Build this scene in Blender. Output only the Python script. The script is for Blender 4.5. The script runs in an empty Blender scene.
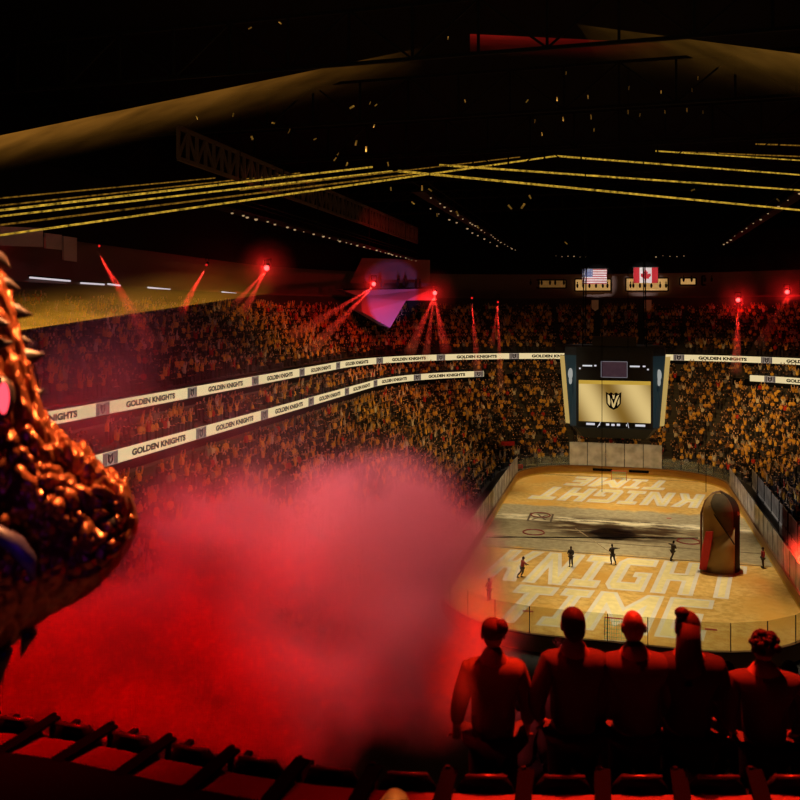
import bpy, bmesh, math, random
from mathutils import Vector, Matrix, noise
random.seed(7)
S = bpy.context.scene
COL = S.collection
# ------------------------------------------------------------------ camera
FPX = 828.0
TH = math.atan2(219.0, FPX)
CZ = 22.0
HZ = 314.0
sT, cT = math.sin(TH), math.cos(TH)
def cam(r, d, z):
    return Vector((cT*r - sT*d, sT*r + cT*d, z))
def P(px, py, d):
    return cam((px-400)/FPX*d, d, CZ-(py-HZ)*d/FPX)
def proj(v):
    r = cT*v[0] + sT*v[1]; d = -sT*v[0] + cT*v[1]
    if d < .1: return None
    return 400+FPX*r/d, HZ+FPX*(CZ-v[2])/d, d
cd = bpy.data.cameras.new('camera')
co = bpy.data.objects.new('camera', cd); COL.objects.link(co)
co.location = (0, 0, CZ); co.rotation_euler = (math.pi/2, 0, TH)
cd.sensor_width = 36; cd.lens = FPX/800*36; cd.shift_y = -(400-HZ)/800
cd.clip_start = .05; cd.clip_end = 600
cd.dof.use_dof = True; cd.dof.focus_distance = 85; cd.dof.aperture_fstop = 2.6
S.camera = co
# ------------------------------------------------------------------ colour, world
S.view_settings.view_transform = 'Standard'; S.view_settings.look = 'None'
S.view_settings.gamma = 1; S.view_settings.use_curve_mapping = False
S.view_settings.exposure = 0
S.cycles.use_denoising = True
S.cycles.max_bounces = 6; S.cycles.diffuse_bounces = 2; S.cycles.glossy_bounces = 2
S.cycles.volume_bounces = 0; S.cycles.transparent_max_bounces = 24
S.cycles.volume_step_rate = 1.0; S.cycles.volume_max_steps = 128
S.cycles.sample_clamp_indirect = 4; S.cycles.caustics_reflective = False; S.cycles.caustics_refractive = False
W = bpy.data.worlds.new('world'); S.world = W; W.use_nodes = True
W.node_tree.nodes['Background'].inputs[0].default_value = (.010, .004, .003, 1)
W.node_tree.nodes['Background'].inputs[1].default_value = .10
# ------------------------------------------------------------------ lamps
def spot(name, loc, target, power, col, angle, blend=.5, radius=.2):
    l = bpy.data.lights.new(name, 'SPOT'); l.energy = power; l.color = col
    l.spot_size = math.radians(angle); l.spot_blend = blend; l.shadow_soft_size = radius
    o = bpy.data.objects.new(name, l); COL.objects.link(o); o.location = loc
    o.rotation_euler = (Vector(target)-Vector(loc)).to_track_quat('-Z', 'Y').to_euler()
    return o
def point(name, loc, power, col, radius=.1):
    l = bpy.data.lights.new(name, 'POINT'); l.energy = power; l.color = col; l.shadow_soft_size = radius
    o = bpy.data.objects.new(name, l); COL.objects.link(o); o.location = loc
    return o
GOLD = (1, .66, .27)
# rink projectors in the roof
for x in (-7, 7):
    for y in (63, 79, 95, 111):
        spot('rink_spotlight', (x*1.25, y, 32), (x*.8, y, 0), 27000, (1, .84, .56), 42, .8, .3)
# gold house lights washing the stands
for (l, t, p, a) in (((-4, 62, 33), (-27, 58, 7), 15000, 50), ((-4, 80, 33), (-29, 82, 8), 17000, 52),
                     ((-2, 92, 33), (-29, 106, 8), 21000, 50), ((0, 96, 33), (-14, 130, 7), 15000, 44),
                     ((2, 96, 33), (13, 131, 6), 20000, 44), ((4, 92, 33), (27, 118, 6), 30000, 52)):
    spot('stand_wash', l, t, p*1.5, (1, .58, .17), a, .9, .15)
spot('stand_wash', (-8, 84, 33), (-44, 100, 19), 16000, (1, .42, .10), 40, 1, .15)
# red wash on the upper stands
spot('red_wash', (-20, 70, 33), (-48, 66, 20), 2200, (1, .08, .12), 80, 1, .2)
spot('red_wash', (-18, 92, 33), (-40, 116, 19), 15000, (1, .03, .02), 75, 1, .2)
spot('red_wash', (16, 112, 33), (34, 146, 20), 5000, (1, .02, .02), 50, 1, .2)
# foreground: red from above the front rows; unseen spots added to colour the smoke
spot('red_front_spot', cam(2.3, 8.7, 26.0), cam(2.05, 5.4, 18.9), 19000, (1, .022, .006), 30, .4, .06)
spot('red_front_spot', cam(-1.7, 5.6, 24.2), cam(-1.7, 5.4, 19), 420, (1, .0, .0), 70, .6, .06)  # added only to redden the deck on the left
spot('red_front_spot', cam(1.2, 6.7, 24.0), cam(1.2, 5.0, 19), 550, (1, .0, .0), 48, .6, .06)  # extra unseen lamp, reddens the deck behind the standing people
spot('red_smoke_spot', cam(-2.0, 5.2, 25.0), cam(-3.0, 8.3, 18.2), 2900, (1, .0, .0), 56, .8, .15)
spot('red_smoke_spot', cam(-3.4, 5.0, 24.0), cam(-3.6, 7.8, 18.2), 1300, (1, .0, .0), 70, .8, .15)
spot('pink_side_fill', cam(-5.6, 5.6, 21.6), cam(-.6, 9.6, 20.3), 2500, (1, .17, .19), 28, .9, .15)
spot('pink_front_fill', cam(.1, 4.4, 24.2), cam(-.1, 8.7, 19.25), 2900, (1, .115, .125), 35, 1, .15)
spot('pink_side_fill', cam(-6.4, 6.2, 24), cam(-3.2, 9.6, 21.0), 700, (1, .20, .30), 50, 1, .15)
spot('pink_side_fill', cam(2.6, 12.5, 22.2), cam(-1.0, 9.2, 20.0), 520, (1, .18, .22), 34, .9, .15)
# warm and violet lamps near the dragon
spot('amber_spot', cam(-1.05, 3.4, 24.0), cam(-1.42, 3.28, 21.5), 2000, (1, .36, .12), 43, .5, .03)
spot('amber_spot', cam(-.6, 4.4, 23.0), cam(-1.5, 3.4, 21.7), 90, (1, .22, .06), 50, .5, .03)
point('violet_lamp', P(28, 585, 2.75), .5, (.20, .02, 1), .03)
spot('amber_spot', cam(.3, 2.6, 22.6), cam(-.02, 3.3, 20.1), 900, (1, .30, .05), 14, .5, .04)
# unseen spots added to brighten the flags and the rink glass
spot('flag_fill_spot', (-4, 122, 31), (-3.9, 150, 28.7), 30000, (1, .93, .9), 11, .6, .1)
spot('flag_fill_spot', (4.6, 122, 31), (4.5, 152, 28.9), 30000, (1, .93, .9), 11, .6, .1)
spot('glass_fill_spot', (-14, 92, 30), (13.2, 94, 2.2), 15000, (1, .93, .82), 40, .9, .2)
spot('glass_fill_spot', (14, 92, 30), (-13.2, 96, 2.2), 9000, (1, .88, .62), 40, .9, .2)
# ------------------------------------------------------------------ material helpers
MATS = {}
def nt(name):
    m = bpy.data.materials.new(name); m.use_nodes = True
    n = m.node_tree; n.nodes.clear()
    o = n.nodes.new('ShaderNodeOutputMaterial')
    return m, n, o
def mat(name, col, rough=.6, metal=0, vary=.15, scale=6.0, bump=0, spec=.4, emit=None, estr=0):
    if name in MATS: return MATS[name]
    m, n, o = nt(name)
    b = n.nodes.new('ShaderNodeBsdfPrincipled')
    tc = n.nodes.new('ShaderNodeTexCoord'); tx = n.nodes.new('ShaderNodeTexNoise')
    tx.inputs['Scale'].default_value = scale; tx.inputs['Detail'].default_value = 3
    n.links.new(tc.outputs['Object'], tx.inputs['Vector'])
    mx = n.nodes.new('ShaderNodeMix'); mx.data_type = 'RGBA'
    mx.inputs[6].default_value = (*[c*(1-vary) for c in col], 1)
    mx.inputs[7].default_value = (*[min(1, c*(1+vary)) for c in col], 1)
    n.links.new(tx.outputs['Fac'], mx.inputs[0]); n.links.new(mx.outputs[2], b.inputs['Base Color'])
    b.inputs['Roughness'].default_value = rough; b.inputs['Metallic'].default_value = metal
    b.inputs['Specular IOR Level'].default_value = spec
    if bump:
        bp = n.nodes.new('ShaderNodeBump'); bp.inputs['Strength'].default_value = bump
        n.links.new(tx.outputs['Fac'], bp.inputs['Height']); n.links.new(bp.outputs[0], b.inputs['Normal'])
    if emit:
        b.inputs['Emission Color'].default_value = (*emit, 1); b.inputs['Emission Strength'].default_value = estr
    n.links.new(b.outputs[0], o.inputs[0]); MATS[name] = m
    return m
def emis(name, col, strength):
    if name in MATS: return MATS[name]
    m, n, o = nt(name); e = n.nodes.new('ShaderNodeEmission')
    e.inputs[0].default_value = (*col, 1); e.inputs[1].default_value = strength
    n.links.new(e.outputs[0], o.inputs[0]); MATS[name] = m
    return m
# ------------------------------------------------------------------ mesh helpers
class MB:
    def __init__(s): s.v = []; s.f = []; s.mi = []
    def add(s, vs, fs, mi=0):
        k = len(s.v); s.v += [tuple(v) for v in vs]
        s.f += [[i+k for i in f] for f in fs]; s.mi += [mi]*len(fs); return s
    def box(s, c, d, rot=None, mi=0):
        vs = [Vector((x*d[0]/2, y*d[1]/2, z*d[2]/2)) for x in (-1, 1) for y in (-1, 1) for z in (-1, 1)]
        if rot is not None: vs = [rot @ v for v in vs]
        vs = [v+Vector(c) for v in vs]
        return s.add(vs, [(0,1,3,2),(4,6,7,5),(0,4,5,1),(2,3,7,6),(0,2,6,4),(1,5,7,3)], mi)
    def bar(s, a, b, w, h=None, mi=0):
        a = Vector(a); b = Vector(b); h = h or w
        q = (b-a).to_track_quat('Y', 'Z').to_matrix()
        return s.box((a+b)/2, (w, (b-a).length, h), q, mi)
    def tube(s, pts, rad, n=8, mi=0, cap=True):
        pts = [Vector(p) for p in pts]; N = len(pts)
        rad = rad if isinstance(rad, (list, tuple)) else [rad]*N
        vs = []; fs = []
        for i, p in enumerate(pts):
            t = (pts[min(i+1, N-1)]-pts[max(i-1, 0)]).normalized()
            q = t.to_track_quat('Z', 'Y').to_matrix()
            for k in range(n):
                a = 2*math.pi*k/n
                vs.append(p+q @ Vector((rad[i]*math.cos(a), rad[i]*math.sin(a), 0)))
        for i in range(N-1):
            for k in range(n):
                fs.append((i*n+k, i*n+(k+1) % n, (i+1)*n+(k+1) % n, (i+1)*n+k))
        if cap: fs += [tuple(range(n))[::-1], tuple(range((N-1)*n, N*n))]
        return s.add(vs, fs, mi)
    def ell(s, c, r, n=12, m=8, rot=None, mi=0):
        vs = []; fs = []
        for j in range(m+1):
            ph = math.pi*j/m
            for k in range(n):
                a = 2*math.pi*k/n
                v = Vector((r[0]*math.sin(ph)*math.cos(a), r[1]*math.sin(ph)*math.sin(a), r[2]*math.cos(ph)))
                if rot is not None: v = rot @ v
                vs.append(v+Vector(c))
        for j in range(m):
            for k in range(n):
                fs.append((j*n+k, (j+1)*n+k, (j+1)*n+(k+1) % n, j*n+(k+1) % n))
        return s.add(vs, fs, mi)
    def prism(s, poly, fn, t, mi=0):
        """poly in 2-D; fn(u,v,w) -> world; w in (0,t)"""
        n = len(poly)
        vs = [fn(u, v, 0) for u, v in poly]+[fn(u, v, t) for u, v in poly]
        fs = [tuple(range(n))[::-1], tuple(range(n, 2*n))]+[(i, (i+1) % n, n+(i+1) % n, n+i) for i in range(n)]
        return s.add(vs, fs, mi)
    def build(s, name, m, parent=None, smooth=False, loc=None, clean=False):
        me = bpy.data.meshes.new(name); me.from_pydata(s.v, [], s.f)
        for x in (m if isinstance(m, (list, tuple)) else [m]): me.materials.append(x)
        if any(s.mi): me.polygons.foreach_set('material_index', s.mi)
        bm = bmesh.new(); bm.from_mesh(me)
        if clean: bmesh.ops.remove_doubles(bm, verts=bm.verts, dist=1e-5)
        bmesh.ops.recalc_face_normals(bm, faces=bm.faces); bm.to_mesh(me); bm.free()
        if smooth: me.polygons.foreach_set('use_smooth', [True]*len(me.polygons))
        o = bpy.data.objects.new(name, me); COL.objects.link(o)
        if parent is not None: o.parent = parent
        if loc is not None: o.location = loc
        return o
def tag(o, label=None, cat=None, group=None, kind=None):
    if label: o['label'] = label
    if cat: o['category'] = cat
    if group: o['group'] = group
    if kind: o['kind'] = kind
    return o
def struct(o, label=None):
    o['kind'] = 'structure'
    if label: o['label'] = label
    return o
def thing(name, label, cat, loc=(0, 0, 0), rz=0, group=None):
    o = bpy.data.objects.new(name, None); COL.objects.link(o); o.location = loc; o.rotation_euler = (0, 0, rz)
    return tag(o, label, cat, group)
def copy_tree(o, parent=None):
    c = o.copy(); COL.objects.link(c); c.parent = parent
    for ch in list(o.children): copy_tree(ch, c)
    return c
# ------------------------------------------------------------------ rink and bowl plan
RX, RY0, RY1, RC = 13.0, 54.5, 117.0, 8.5
def u_path(s, y_left, y_right, step=1.2, r_extra=0):
    """open U round the far end at offset s from the boards: list of (x, y, nx, ny) - n points to the rink"""
    R = RC+s; cx = RX-RC; cy = RY1-RC; out = []
    def seg(p0, p1, nrm):
        L = math.dist(p0, p1); n = max(1, int(L/step))
        for i in range(n):
            t = i/n; out.append((p0[0]+(p1[0]-p0[0])*t, p0[1]+(p1[1]-p0[1])*t, *nrm))
    def arc(c, a0, a1):
        n = max(2, int(abs(a1-a0)*R/step))
        for i in range(n):
            a = a0+(a1-a0)*i/n; out.append((c[0]+R*math.cos(a), c[1]+R*math.sin(a), -math.cos(a), -math.sin(a)))
    seg((-RX-s, y_left), (-RX-s, cy), (1, 0)); arc((-cx, cy), math.pi, math.pi/2)
    seg((-cx, RY1+s), (cx, RY1+s), (0, -1)); arc((cx, cy), math.pi/2, 0)
    seg((RX+s, cy), (RX+s, y_right), (-1, 0)); out.append((RX+s, y_right, -1, 0))
    return out
def ring_strip(prof, y_left=26, y_right=82, step=2.5):
    """sweep a (s, z) profile round the U"""
    mb = MB(); paths = [u_path(0.0, y_left, y_right, step)]
    N = None; vs = []; base = None
    # use common parameter: build by per-offset path with a fixed number of points
    def fixed(s):
        R = RC+s; cx = RX-RC; cy = RY1-RC; o = []
        for i in range(24): o.append((-RX-s, y_left+(cy-y_left)*i/24))
        for i in range(24):
            a = math.pi-math.pi/2*i/24; o.append((-cx+R*math.cos(a), cy+R*math.sin(a)))
        for i in range(6): o.append((-cx+2*cx*i/6, RY1+s))
        for i in range(24):
            a = math.pi/2-math.pi/2*i/24; o.append((cx+R*math.cos(a), cy+R*math.sin(a)))
        for i in range(9): o.append((RX+s, cy+(y_right-cy)*i/8))
        return o
    rows = [[(x, y, z) for x, y in fixed(s)] for s, z in prof]
    n = len(rows[0]); m = len(rows)
    vs = [v for r in rows for v in r]
    fs = [(j*n+i, j*n+i+1, (j+1)*n+i+1, (j+1)*n+i) for j in range(m-1) for i in range(n-1)]
    return mb.add(vs, fs)
LOW = [(2.6+.86*i, .9+.545*i) for i in range(20)]          # tread (s, z)
CLUB = [(20.4+.85*i, 12.35+.52*i) for i in range(4)]
UPP = [(25.0+.86*i, 15.7+.575*i) for i in range(17)]
def steps(rows, dz0, ds=.86):
    pr = [(rows[0][0], rows[0][1]-dz0)]
    for i, (s, z) in enumerate(rows):
        pr.append((s, z)); pr.append((s+ds, z))
    return pr
M_conc = mat('dark_concrete', (.045, .04, .04), .85, vary=.3, scale=.6)
M_black = mat('matt_black', (.004, .004, .004), .85, spec=.08)
M_steel = mat('dark_steel', (.05, .045, .042), .5, .6)
M_cream = mat('pale_wall_panel', (.36, .30, .26), .8)
struct(ring_strip(steps(LOW, 1.0)).build('floor_lower_stand', M_conc))
struct(ring_strip(steps(CLUB, .6, .85)).build('floor_club_stand', M_conc))
struct(ring_strip(steps(UPP, .6)).build('floor_upper_stand', M_conc))
struct(ring_strip([(19.75, 0), (19.75, 12.3), (20.4, 12.3)]).build('wall_club_front', M_black))
struct(ring_strip([(24.2, 13.5), (24.2, 15.6), (25.0, 15.6)]).build('wall_upper_front', M_black))
struct(ring_strip([(39.6, 24.0), (39.6, 25.2), (39.9, 25.2), (39.9, 24.4), (44.5, 24.4), (44.5, 30.2)]).build('wall_concourse', mat('concourse_wall', (.16, .10, .09), .8)))
struct(ring_strip([(40.4, 29.4), (40.4, 32.2), (40.7, 36.5), (44, 46)]).build('wall_bulkhead', M_black))
struct(MB().box((0, 86, -.3), (160, 190, .4)).build('floor', M_conc))
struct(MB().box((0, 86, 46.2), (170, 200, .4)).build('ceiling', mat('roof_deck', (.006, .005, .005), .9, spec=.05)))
# ------------------------------------------------------------------ ice
def rrect(hx, y0, y1, rc, n=10):
    o = []
    for (cx, cy, a0) in ((hx-rc, y1-rc, 0), (-hx+rc, y1-rc, 90), (-hx+rc, y0+rc, 180), (hx-rc, y0+rc, 270)):
        for i in range(n+1):
            a = math.radians(a0+90*i/n); o.append((cx+rc*math.cos(a), cy+rc*math.sin(a)))
    return o
def ice_mat():
    m, n, o = nt('ice_with_projected_gold')  # projector light is painted into the ice base colour
    L = n.links.new
    tc = n.nodes.new('ShaderNodeTexCoord'); sp = n.nodes.new('ShaderNodeSeparateXYZ'); L(tc.outputs['Object'], sp.inputs[0])
    def math_(op, a, b=None, c=None):
        q = n.nodes.new('ShaderNodeMath'); q.operation = op
        for i, x in enumerate((a, b, c)):
            if x is None: continue
            if isinstance(x, (int, float)): q.inputs[i].default_value = x
            else: L(x, q.inputs[i])
        return q.outputs[0]
    def noise_(scale, det=4, vec=None, rough=.6):
        q = n.nodes.new('ShaderNodeTexNoise'); q.inputs['Scale'].default_value = scale; q.inputs['Detail'].default_value = det
        q.inputs['Roughness'].default_value = rough
        L(vec or tc.outputs['Object'], q.inputs['Vector']); return q.outputs['Fac']
    def ramp(x, a, b):
        q = n.nodes.new('ShaderNodeMapRange'); q.interpolation_type = 'SMOOTHSTEP'
        L(x, q.inputs[0]); q.inputs[1].default_value = a; q.inputs[2].default_value = b; return q.outputs[0]
    def mix(f, a, b):
        q = n.nodes.new('ShaderNodeMix'); q.data_type = 'RGBA'
        if isinstance(f, (int, float)): q.inputs[0].default_value = f
        else: L(f, q.inputs[0])
        for i, x in ((6, a), (7, b)):
            if isinstance(x, tuple): q.inputs[i].default_value = (*x, 1)
            else: L(x, q.inputs[i])
        return q.outputs[2]
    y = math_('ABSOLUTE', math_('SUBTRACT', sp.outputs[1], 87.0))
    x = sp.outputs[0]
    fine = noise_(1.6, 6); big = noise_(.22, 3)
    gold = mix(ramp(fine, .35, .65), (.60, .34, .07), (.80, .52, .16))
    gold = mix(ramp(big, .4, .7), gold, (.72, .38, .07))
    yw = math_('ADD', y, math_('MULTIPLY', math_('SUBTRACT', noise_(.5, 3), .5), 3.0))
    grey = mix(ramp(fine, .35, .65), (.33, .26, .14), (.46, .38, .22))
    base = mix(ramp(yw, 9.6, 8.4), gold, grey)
    # projected battle picture painted at centre ice: dark ellipse with pale streaks
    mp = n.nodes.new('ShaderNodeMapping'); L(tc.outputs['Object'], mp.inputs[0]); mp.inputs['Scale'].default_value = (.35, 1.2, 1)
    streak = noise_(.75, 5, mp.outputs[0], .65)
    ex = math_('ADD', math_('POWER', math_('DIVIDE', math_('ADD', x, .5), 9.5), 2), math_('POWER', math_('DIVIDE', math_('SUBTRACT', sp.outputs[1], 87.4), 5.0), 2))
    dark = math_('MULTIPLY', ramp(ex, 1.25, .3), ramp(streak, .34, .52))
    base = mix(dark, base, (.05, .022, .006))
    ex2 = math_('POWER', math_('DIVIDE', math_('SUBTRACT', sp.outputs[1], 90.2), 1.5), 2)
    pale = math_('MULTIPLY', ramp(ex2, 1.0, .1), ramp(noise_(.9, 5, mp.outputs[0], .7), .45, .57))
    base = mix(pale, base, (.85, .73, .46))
    b = n.nodes.new('ShaderNodeBsdfPrincipled'); L(base, b.inputs['Base Color'])
    b.inputs['Roughness'].default_value = .45; b.inputs['Specular IOR Level'].default_value = .25
    L(b.outputs[0], o.inputs[0]); return m
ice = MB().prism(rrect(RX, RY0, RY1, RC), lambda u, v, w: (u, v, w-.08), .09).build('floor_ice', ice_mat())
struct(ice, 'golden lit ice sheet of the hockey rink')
GL = {
 'I': [(0,0),(1,0),(1,.22),(.7,.22),(.7,.78),(1,.78),(1,1),(0,1),(0,.78),(.3,.78),(.3,.22),(0,.22)],
 'T': [(.32,0),(.68,0),(.68,.75),(1,.75),(1,1),(0,1),(0,.75),(.32,.75)],
 'H': [(0,0),(.36,0),(.36,.38),(.64,.38),(.64,0),(1,0),(1,1),(.64,1),(.64,.62),(.36,.62),(.36,1),(0,1)],
 'N': [(0,0),(.33,0),(.33,.5),(.67,0),(1,0),(1,1),(.67,1),(.67,.5),(.33,1),(0,1)],
 'K': [(0,0),(.36,0),(.36,.38),(.46,.38),(.64,0),(1,0),(.74,.5),(1,1),(.64,1),(.46,.62),(.36,.62),(.36,1),(0,1)],
 'M': [(0,0),(.26,0),(.26,.5),(.5,.12),(.74,.5),(.74,0),(1,0),(1,1),(.74,1),(.5,.62),(.26,1),(0,1)],
 'E': [(0,0),(1,0),(1,.24),(.36,.24),(.36,.38),(.85,.38),(.85,.62),(.36,.62),(.36,.76),(1,.76),(1,1),(0,1)],
 'G': [(.15,0),(1,0),(1,.56),(.55,.56),(.55,.4),(.68,.4),(.68,.24),(.34,.24),(.34,.76),(1,.76),(1,1),(.15,1),(0,.85),(0,.15)]}
M_lw = mat('projected_white', (.74, .66, .52), .6, vary=.10, scale=1.2)  # letters of projected light, painted as flat pale colours
M_lf = mat('projected_pale_gold', (.84, .68, .30), .6, vary=.22, scale=1.5)
def ice_word(word, x0, x1, y0, y1, flip):
    widths = {'I': .72, 'M': 1.5}
    tot = sum(widths.get(c, 1.0) for c in word)+.14*(len(word)-1)
    u = (x1-x0-1.6)/tot; x = x0
    me = bpy.data.meshes.new('lettering'); bm = bmesh.new()
    for c in word:
        w = widths.get(c, 1.0)*u
        vs = []
        for (a, b) in GL[c]:
            X = x+a*w+b*1.6; Y = y0+b*(y1-y0)
            if flip: X = x0+x1-X; Y = y0+y1-Y
            vs.append(bm.verts.new((X, Y, .022)))
        f = bm.faces.new(vs); f.normal_update()
        if f.normal.z < 0: f.normal_flip()
        x += w+.14*u
    r = bmesh.ops.inset_individual(bm, faces=bm.faces[:], thickness=.32, use_even_offset=True)
    for f in r['faces']: f.material_index = 0
    for f in bm.faces:
        if f not in set(r['faces']): f.material_index = 1
    bm.to_mesh(me); bm.free(); me.materials.append(M_lw); me.materials.append(M_lf)
    o = bpy.data.objects.new('lettering', me); COL.objects.link(o); o.parent = ice
    o['label'] = 'pale block lettering across the %s half of the ice' % ('far' if flip else 'near'); return o
ice_word('TIME', -9.4, 7.1, 59.0, 67.6, False); ice_word('KNIGHT', -11.4, 10.8, 68.2, 77.4, False)
ice_word('TIME', -7.0, 6.9, 108.2, 114.6, True); ice_word('KNIGHT', -10.6, 10.2, 99.2, 107.0, True)
M_line = mat('rink_line_red', (.20, .02, .015), .6); M_dline = mat('rink_line_dark', (.10, .06, .03), .6)
for y in (81.9, 77.9):
    MB().box((0, y, .024), (25.6, .14, .01)).build('rink_line', M_dline, ice)
MB().box((0, 114.9, .024), (23.5, .12, .01)).build('rink_line', M_dline, ice)
for (x, y) in ((-8.3, 84.0), (-8.3, 91.4), (6.5, 84.5)):
    mb = MB(); mb.tube([(x+1.05*math.cos(a), y+1.05*math.sin(a), .02) for a in [i*math.pi/12 for i in range(25)]], .09, 4, cap=False); mb.build('faceoff_ring', M_line, ice)
mb = MB()
for (a, b) in (((-9.4, 88.6), (-7.0, 88.6)), ((-9.4, 92.2), (-7.0, 92.2)), ((-9.4, 88.6), (-9.4, 92.2)), ((-7.0, 88.6), (-7.0, 92.2)), ((-9, 89.2), (-7.5, 91.7)), ((-8.6, 91.7), (-7.6, 89.4)), ((-9, 90.4), (-7.5, 90.4))):
    mb.bar((*a, .025), (*b, .025), .22, .01)
mb.build('projected_emblem', M_dline, ice)
for (x, y, w) in ((-6.5, 61.6, .8), (6.2, 61.3, .8), (5.2, 93.5, .5)): MB().box((x, y, .03), (w, .3, .01)).build('red_mark', mat('red_mark', (.4, .02, .02), .6), ice)
# ------------------------------------------------------------------ boards and glass
def glass_mat(name, tr, col, dif):
    m, n, o = nt(name); L = n.links.new
    t = n.nodes.new('ShaderNodeBsdfTransparent'); t.inputs[0].default_value = (.93, .95, .93, 1)
    d = n.nodes.new('ShaderNodeBsdfDiffuse')
    tx = n.nodes.new('ShaderNodeTexNoise'); tx.inputs['Scale'].default_value = .7
    tc = n.nodes.new('ShaderNodeTexCoord'); L(tc.outputs['Object'], tx.inputs[0])
    r = n.nodes.new('ShaderNodeValToRGB'); r.color_ramp.elements[0].position = .35; r.color_ramp.elements[1].position = .65
    r.color_ramp.elements[0].color = (*[c*.55 for c in col], 1); r.color_ramp.elements[1].color = (*col, 1)
    L(tx.outputs['Fac'], r.inputs[0]); L(r.outputs[0], d.inputs[0])
    g = n.nodes.new('ShaderNodeBsdfGlossy'); g.inputs['Roughness'].default_value = .08
    m1 = n.nodes.new('ShaderNodeMixShader'); m1.inputs[0].default_value = .25; L(d.outputs[0], m1.inputs[1]); L(g.outputs[0], m1.inputs[2])
    m2 = n.nodes.new('ShaderNodeMixShader'); m2.inputs[0].default_value = 1-tr; L(t.outputs[0], m2.inputs[1]); L(m1.outputs[0], m2.inputs[2])
    L(m2.outputs[0], o.inputs[0]); return m
G_clear = glass_mat('clear_rink_glass', .86, (.5, .55, .45), .1)
G_pale = glass_mat('rink_glass_painted_sheen', .34, (.75, .70, .68), .5)  # pale diffuse share stands in for reflections on the panes
M_board = mat('gold_board', (.42, .21, .04), .5, vary=.25, scale=.5)
M_cap = mat('board_cap_rail', (.16, .07, .02), .5)
boards = thing('dasher_boards', 'gold boards with glass panes ringing the hockey ice', 'rink boards', (0, RY0, 0))
def brd(o): o.matrix_parent_inverse = boards.matrix_basis.inverted(); return o
def ring(hx_in, out, z0, z1, grow=0):
    a = rrect(RX+hx_in, RY0-hx_in, RY1+hx_in, RC+hx_in, 12); b = rrect(RX+out, RY0-out, RY1+out, RC+out, 12); n = len(a)
    vs = [(x, y, z0) for x, y in a]+[(x, y, z1) for x, y in a]+[(x, y, z0) for x, y in b]+[(x, y, z1) for x, y in b]
    fs = []
    for i in range(n):
        j = (i+1) % n
        fs += [(i, j, n+j, n+i), (2*n+i, 3*n+i, 3*n+j, 2*n+j), (n+i, n+j, 3*n+j, 3*n+i), (i, 2*n+i, 2*n+j, j)]
    return MB().add(vs, fs)
bpan = MB()
brd(ring(.01, .16, 0, 1.02).build('board_panel', M_board, boards))
brd(ring(-.06, .2, 1.02, 1.12).build('cap_rail', M_cap, boards))
brd(ring(-.01, .01, .0, .2).build('kick_plate', mat('kick_plate_yellow', (.6, .38, .05), .5), boards))
# perimeter walk for panes
per = rrect(RX+.1, RY0-.1, RY1+.1, RC+.1, 16); per.append(per[0])
acc = [0]
for a, b in zip(per, per[1:]): acc.append(acc[-1]+math.dist(a, b))
def at_per(t):
    t %= acc[-1]
    for i in range(len(per)-1):
        if acc[i+1] >= t:
            f = (t-acc[i])/max(1e-6, acc[i+1]-acc[i]); return Vector((per[i][0]+(per[i+1][0]-per[i][0])*f, per[i][1]+(per[i+1][1]-per[i][1])*f, 0))
NP = 66; pl = acc[-1]/NP
for k in range(NP):
    a = at_per(k*pl); b = at_per((k+1)*pl); mid = (a+b)/2
    near = mid.y < RY0+9; far = mid.y > RY1-8
    top = 2.9 if near else (4.3 if (far and abs(mid.x) < 6.5) else (2.5 if far else 3.2))
    d = (b-a).normalized()*.05
    mb = MB().bar(a+d+Vector((0, 0, (1.12+top)/2)), b-d+Vector((0, 0, (1.12+top)/2)), .03, top-1.12)
    brd(mb.build('glass_pane', G_clear if (near or (far and abs(mid.x) > 6.5)) else G_pale, boards))
    brd(MB().bar(a+Vector((0, 0, 1.1)), a+Vector((0, 0, top)), .06).build('glass_post', M_black, boards))
# dark adverts on the far boards
for (x, w) in ((-6.3, 1.6), (-2.2, 2.6), (2.6, 2.6), (6.6, 1.4)):
    brd(MB().box((x, RY1-.02, .6), (w, .04, .34)).build('board_panel_stripe', M_black, boards))
# pale barrier panels along benches on the right, and on the left
M_pale = mat('pale_bench_panel', (.62, .58, .56), .4, vary=.2, scale=.5)
for k in range(7):
    y = 79+k*4.6
    t = thing('bench_screen', 'pale glass screen behind the right-hand rink boards, number counted along the bench', 'screen', (15.6+k*.02, y, 0), 0, 'bench screens along the right boards')
    t['label'] = 'tall pale glass screen standing behind the right boards beside the lower stand'
    MB().box((0, 0, 2.1), (.06, 4.0, 1.9)).build('glass_panel', G_pale, t)
    MB().box((0, 0, .58), (.10, 4.1, 1.15)).build('base_panel', M_pale, t)
    for s in (-2.05, 2.05): MB().box((0, s, 1.55), (.1, .1, 3.1)).build('post', M_black, t)
# ------------------------------------------------------------------ goals
def goal(y, sgn, label):
    g = thing('hockey_goal', label, 'goal', (0, y, .03), 0 if sgn > 0 else math.pi)
    fr = MB().tube([(-.95, 0, 0), (-.95, 0, 1.2), (.95, 0, 1.2), (.95, 0, 0)], .05, 8); fr.build('goal_frame', mat('goal_red', (.5, .03, .02), .4), g)
    nm = MB()
    for i in range(13):
        x = -.95+1.9*i/12; nm.tube([(x, 0, 1.2), (x, .45, 1.15), (x, 1.0, 0)], .014, 4)
    for f in (.0, .2, .4, .6, .8, 1):
        p = Vector((0, .45+.55*f, 1.15*(1-f))); nm.tube([(-.95, p.y, p.z), (.95, p.y, p.z)], .014, 4)
    nm.build('goal_net', mat('net_green', (.16, .42, .28), .8), g)
    MB().bar((-.95, 1.0, .03), (.95, 1.0, .03), .06).build('base_bar', mat('goal_white', (.7, .7, .7), .5), g)
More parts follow.
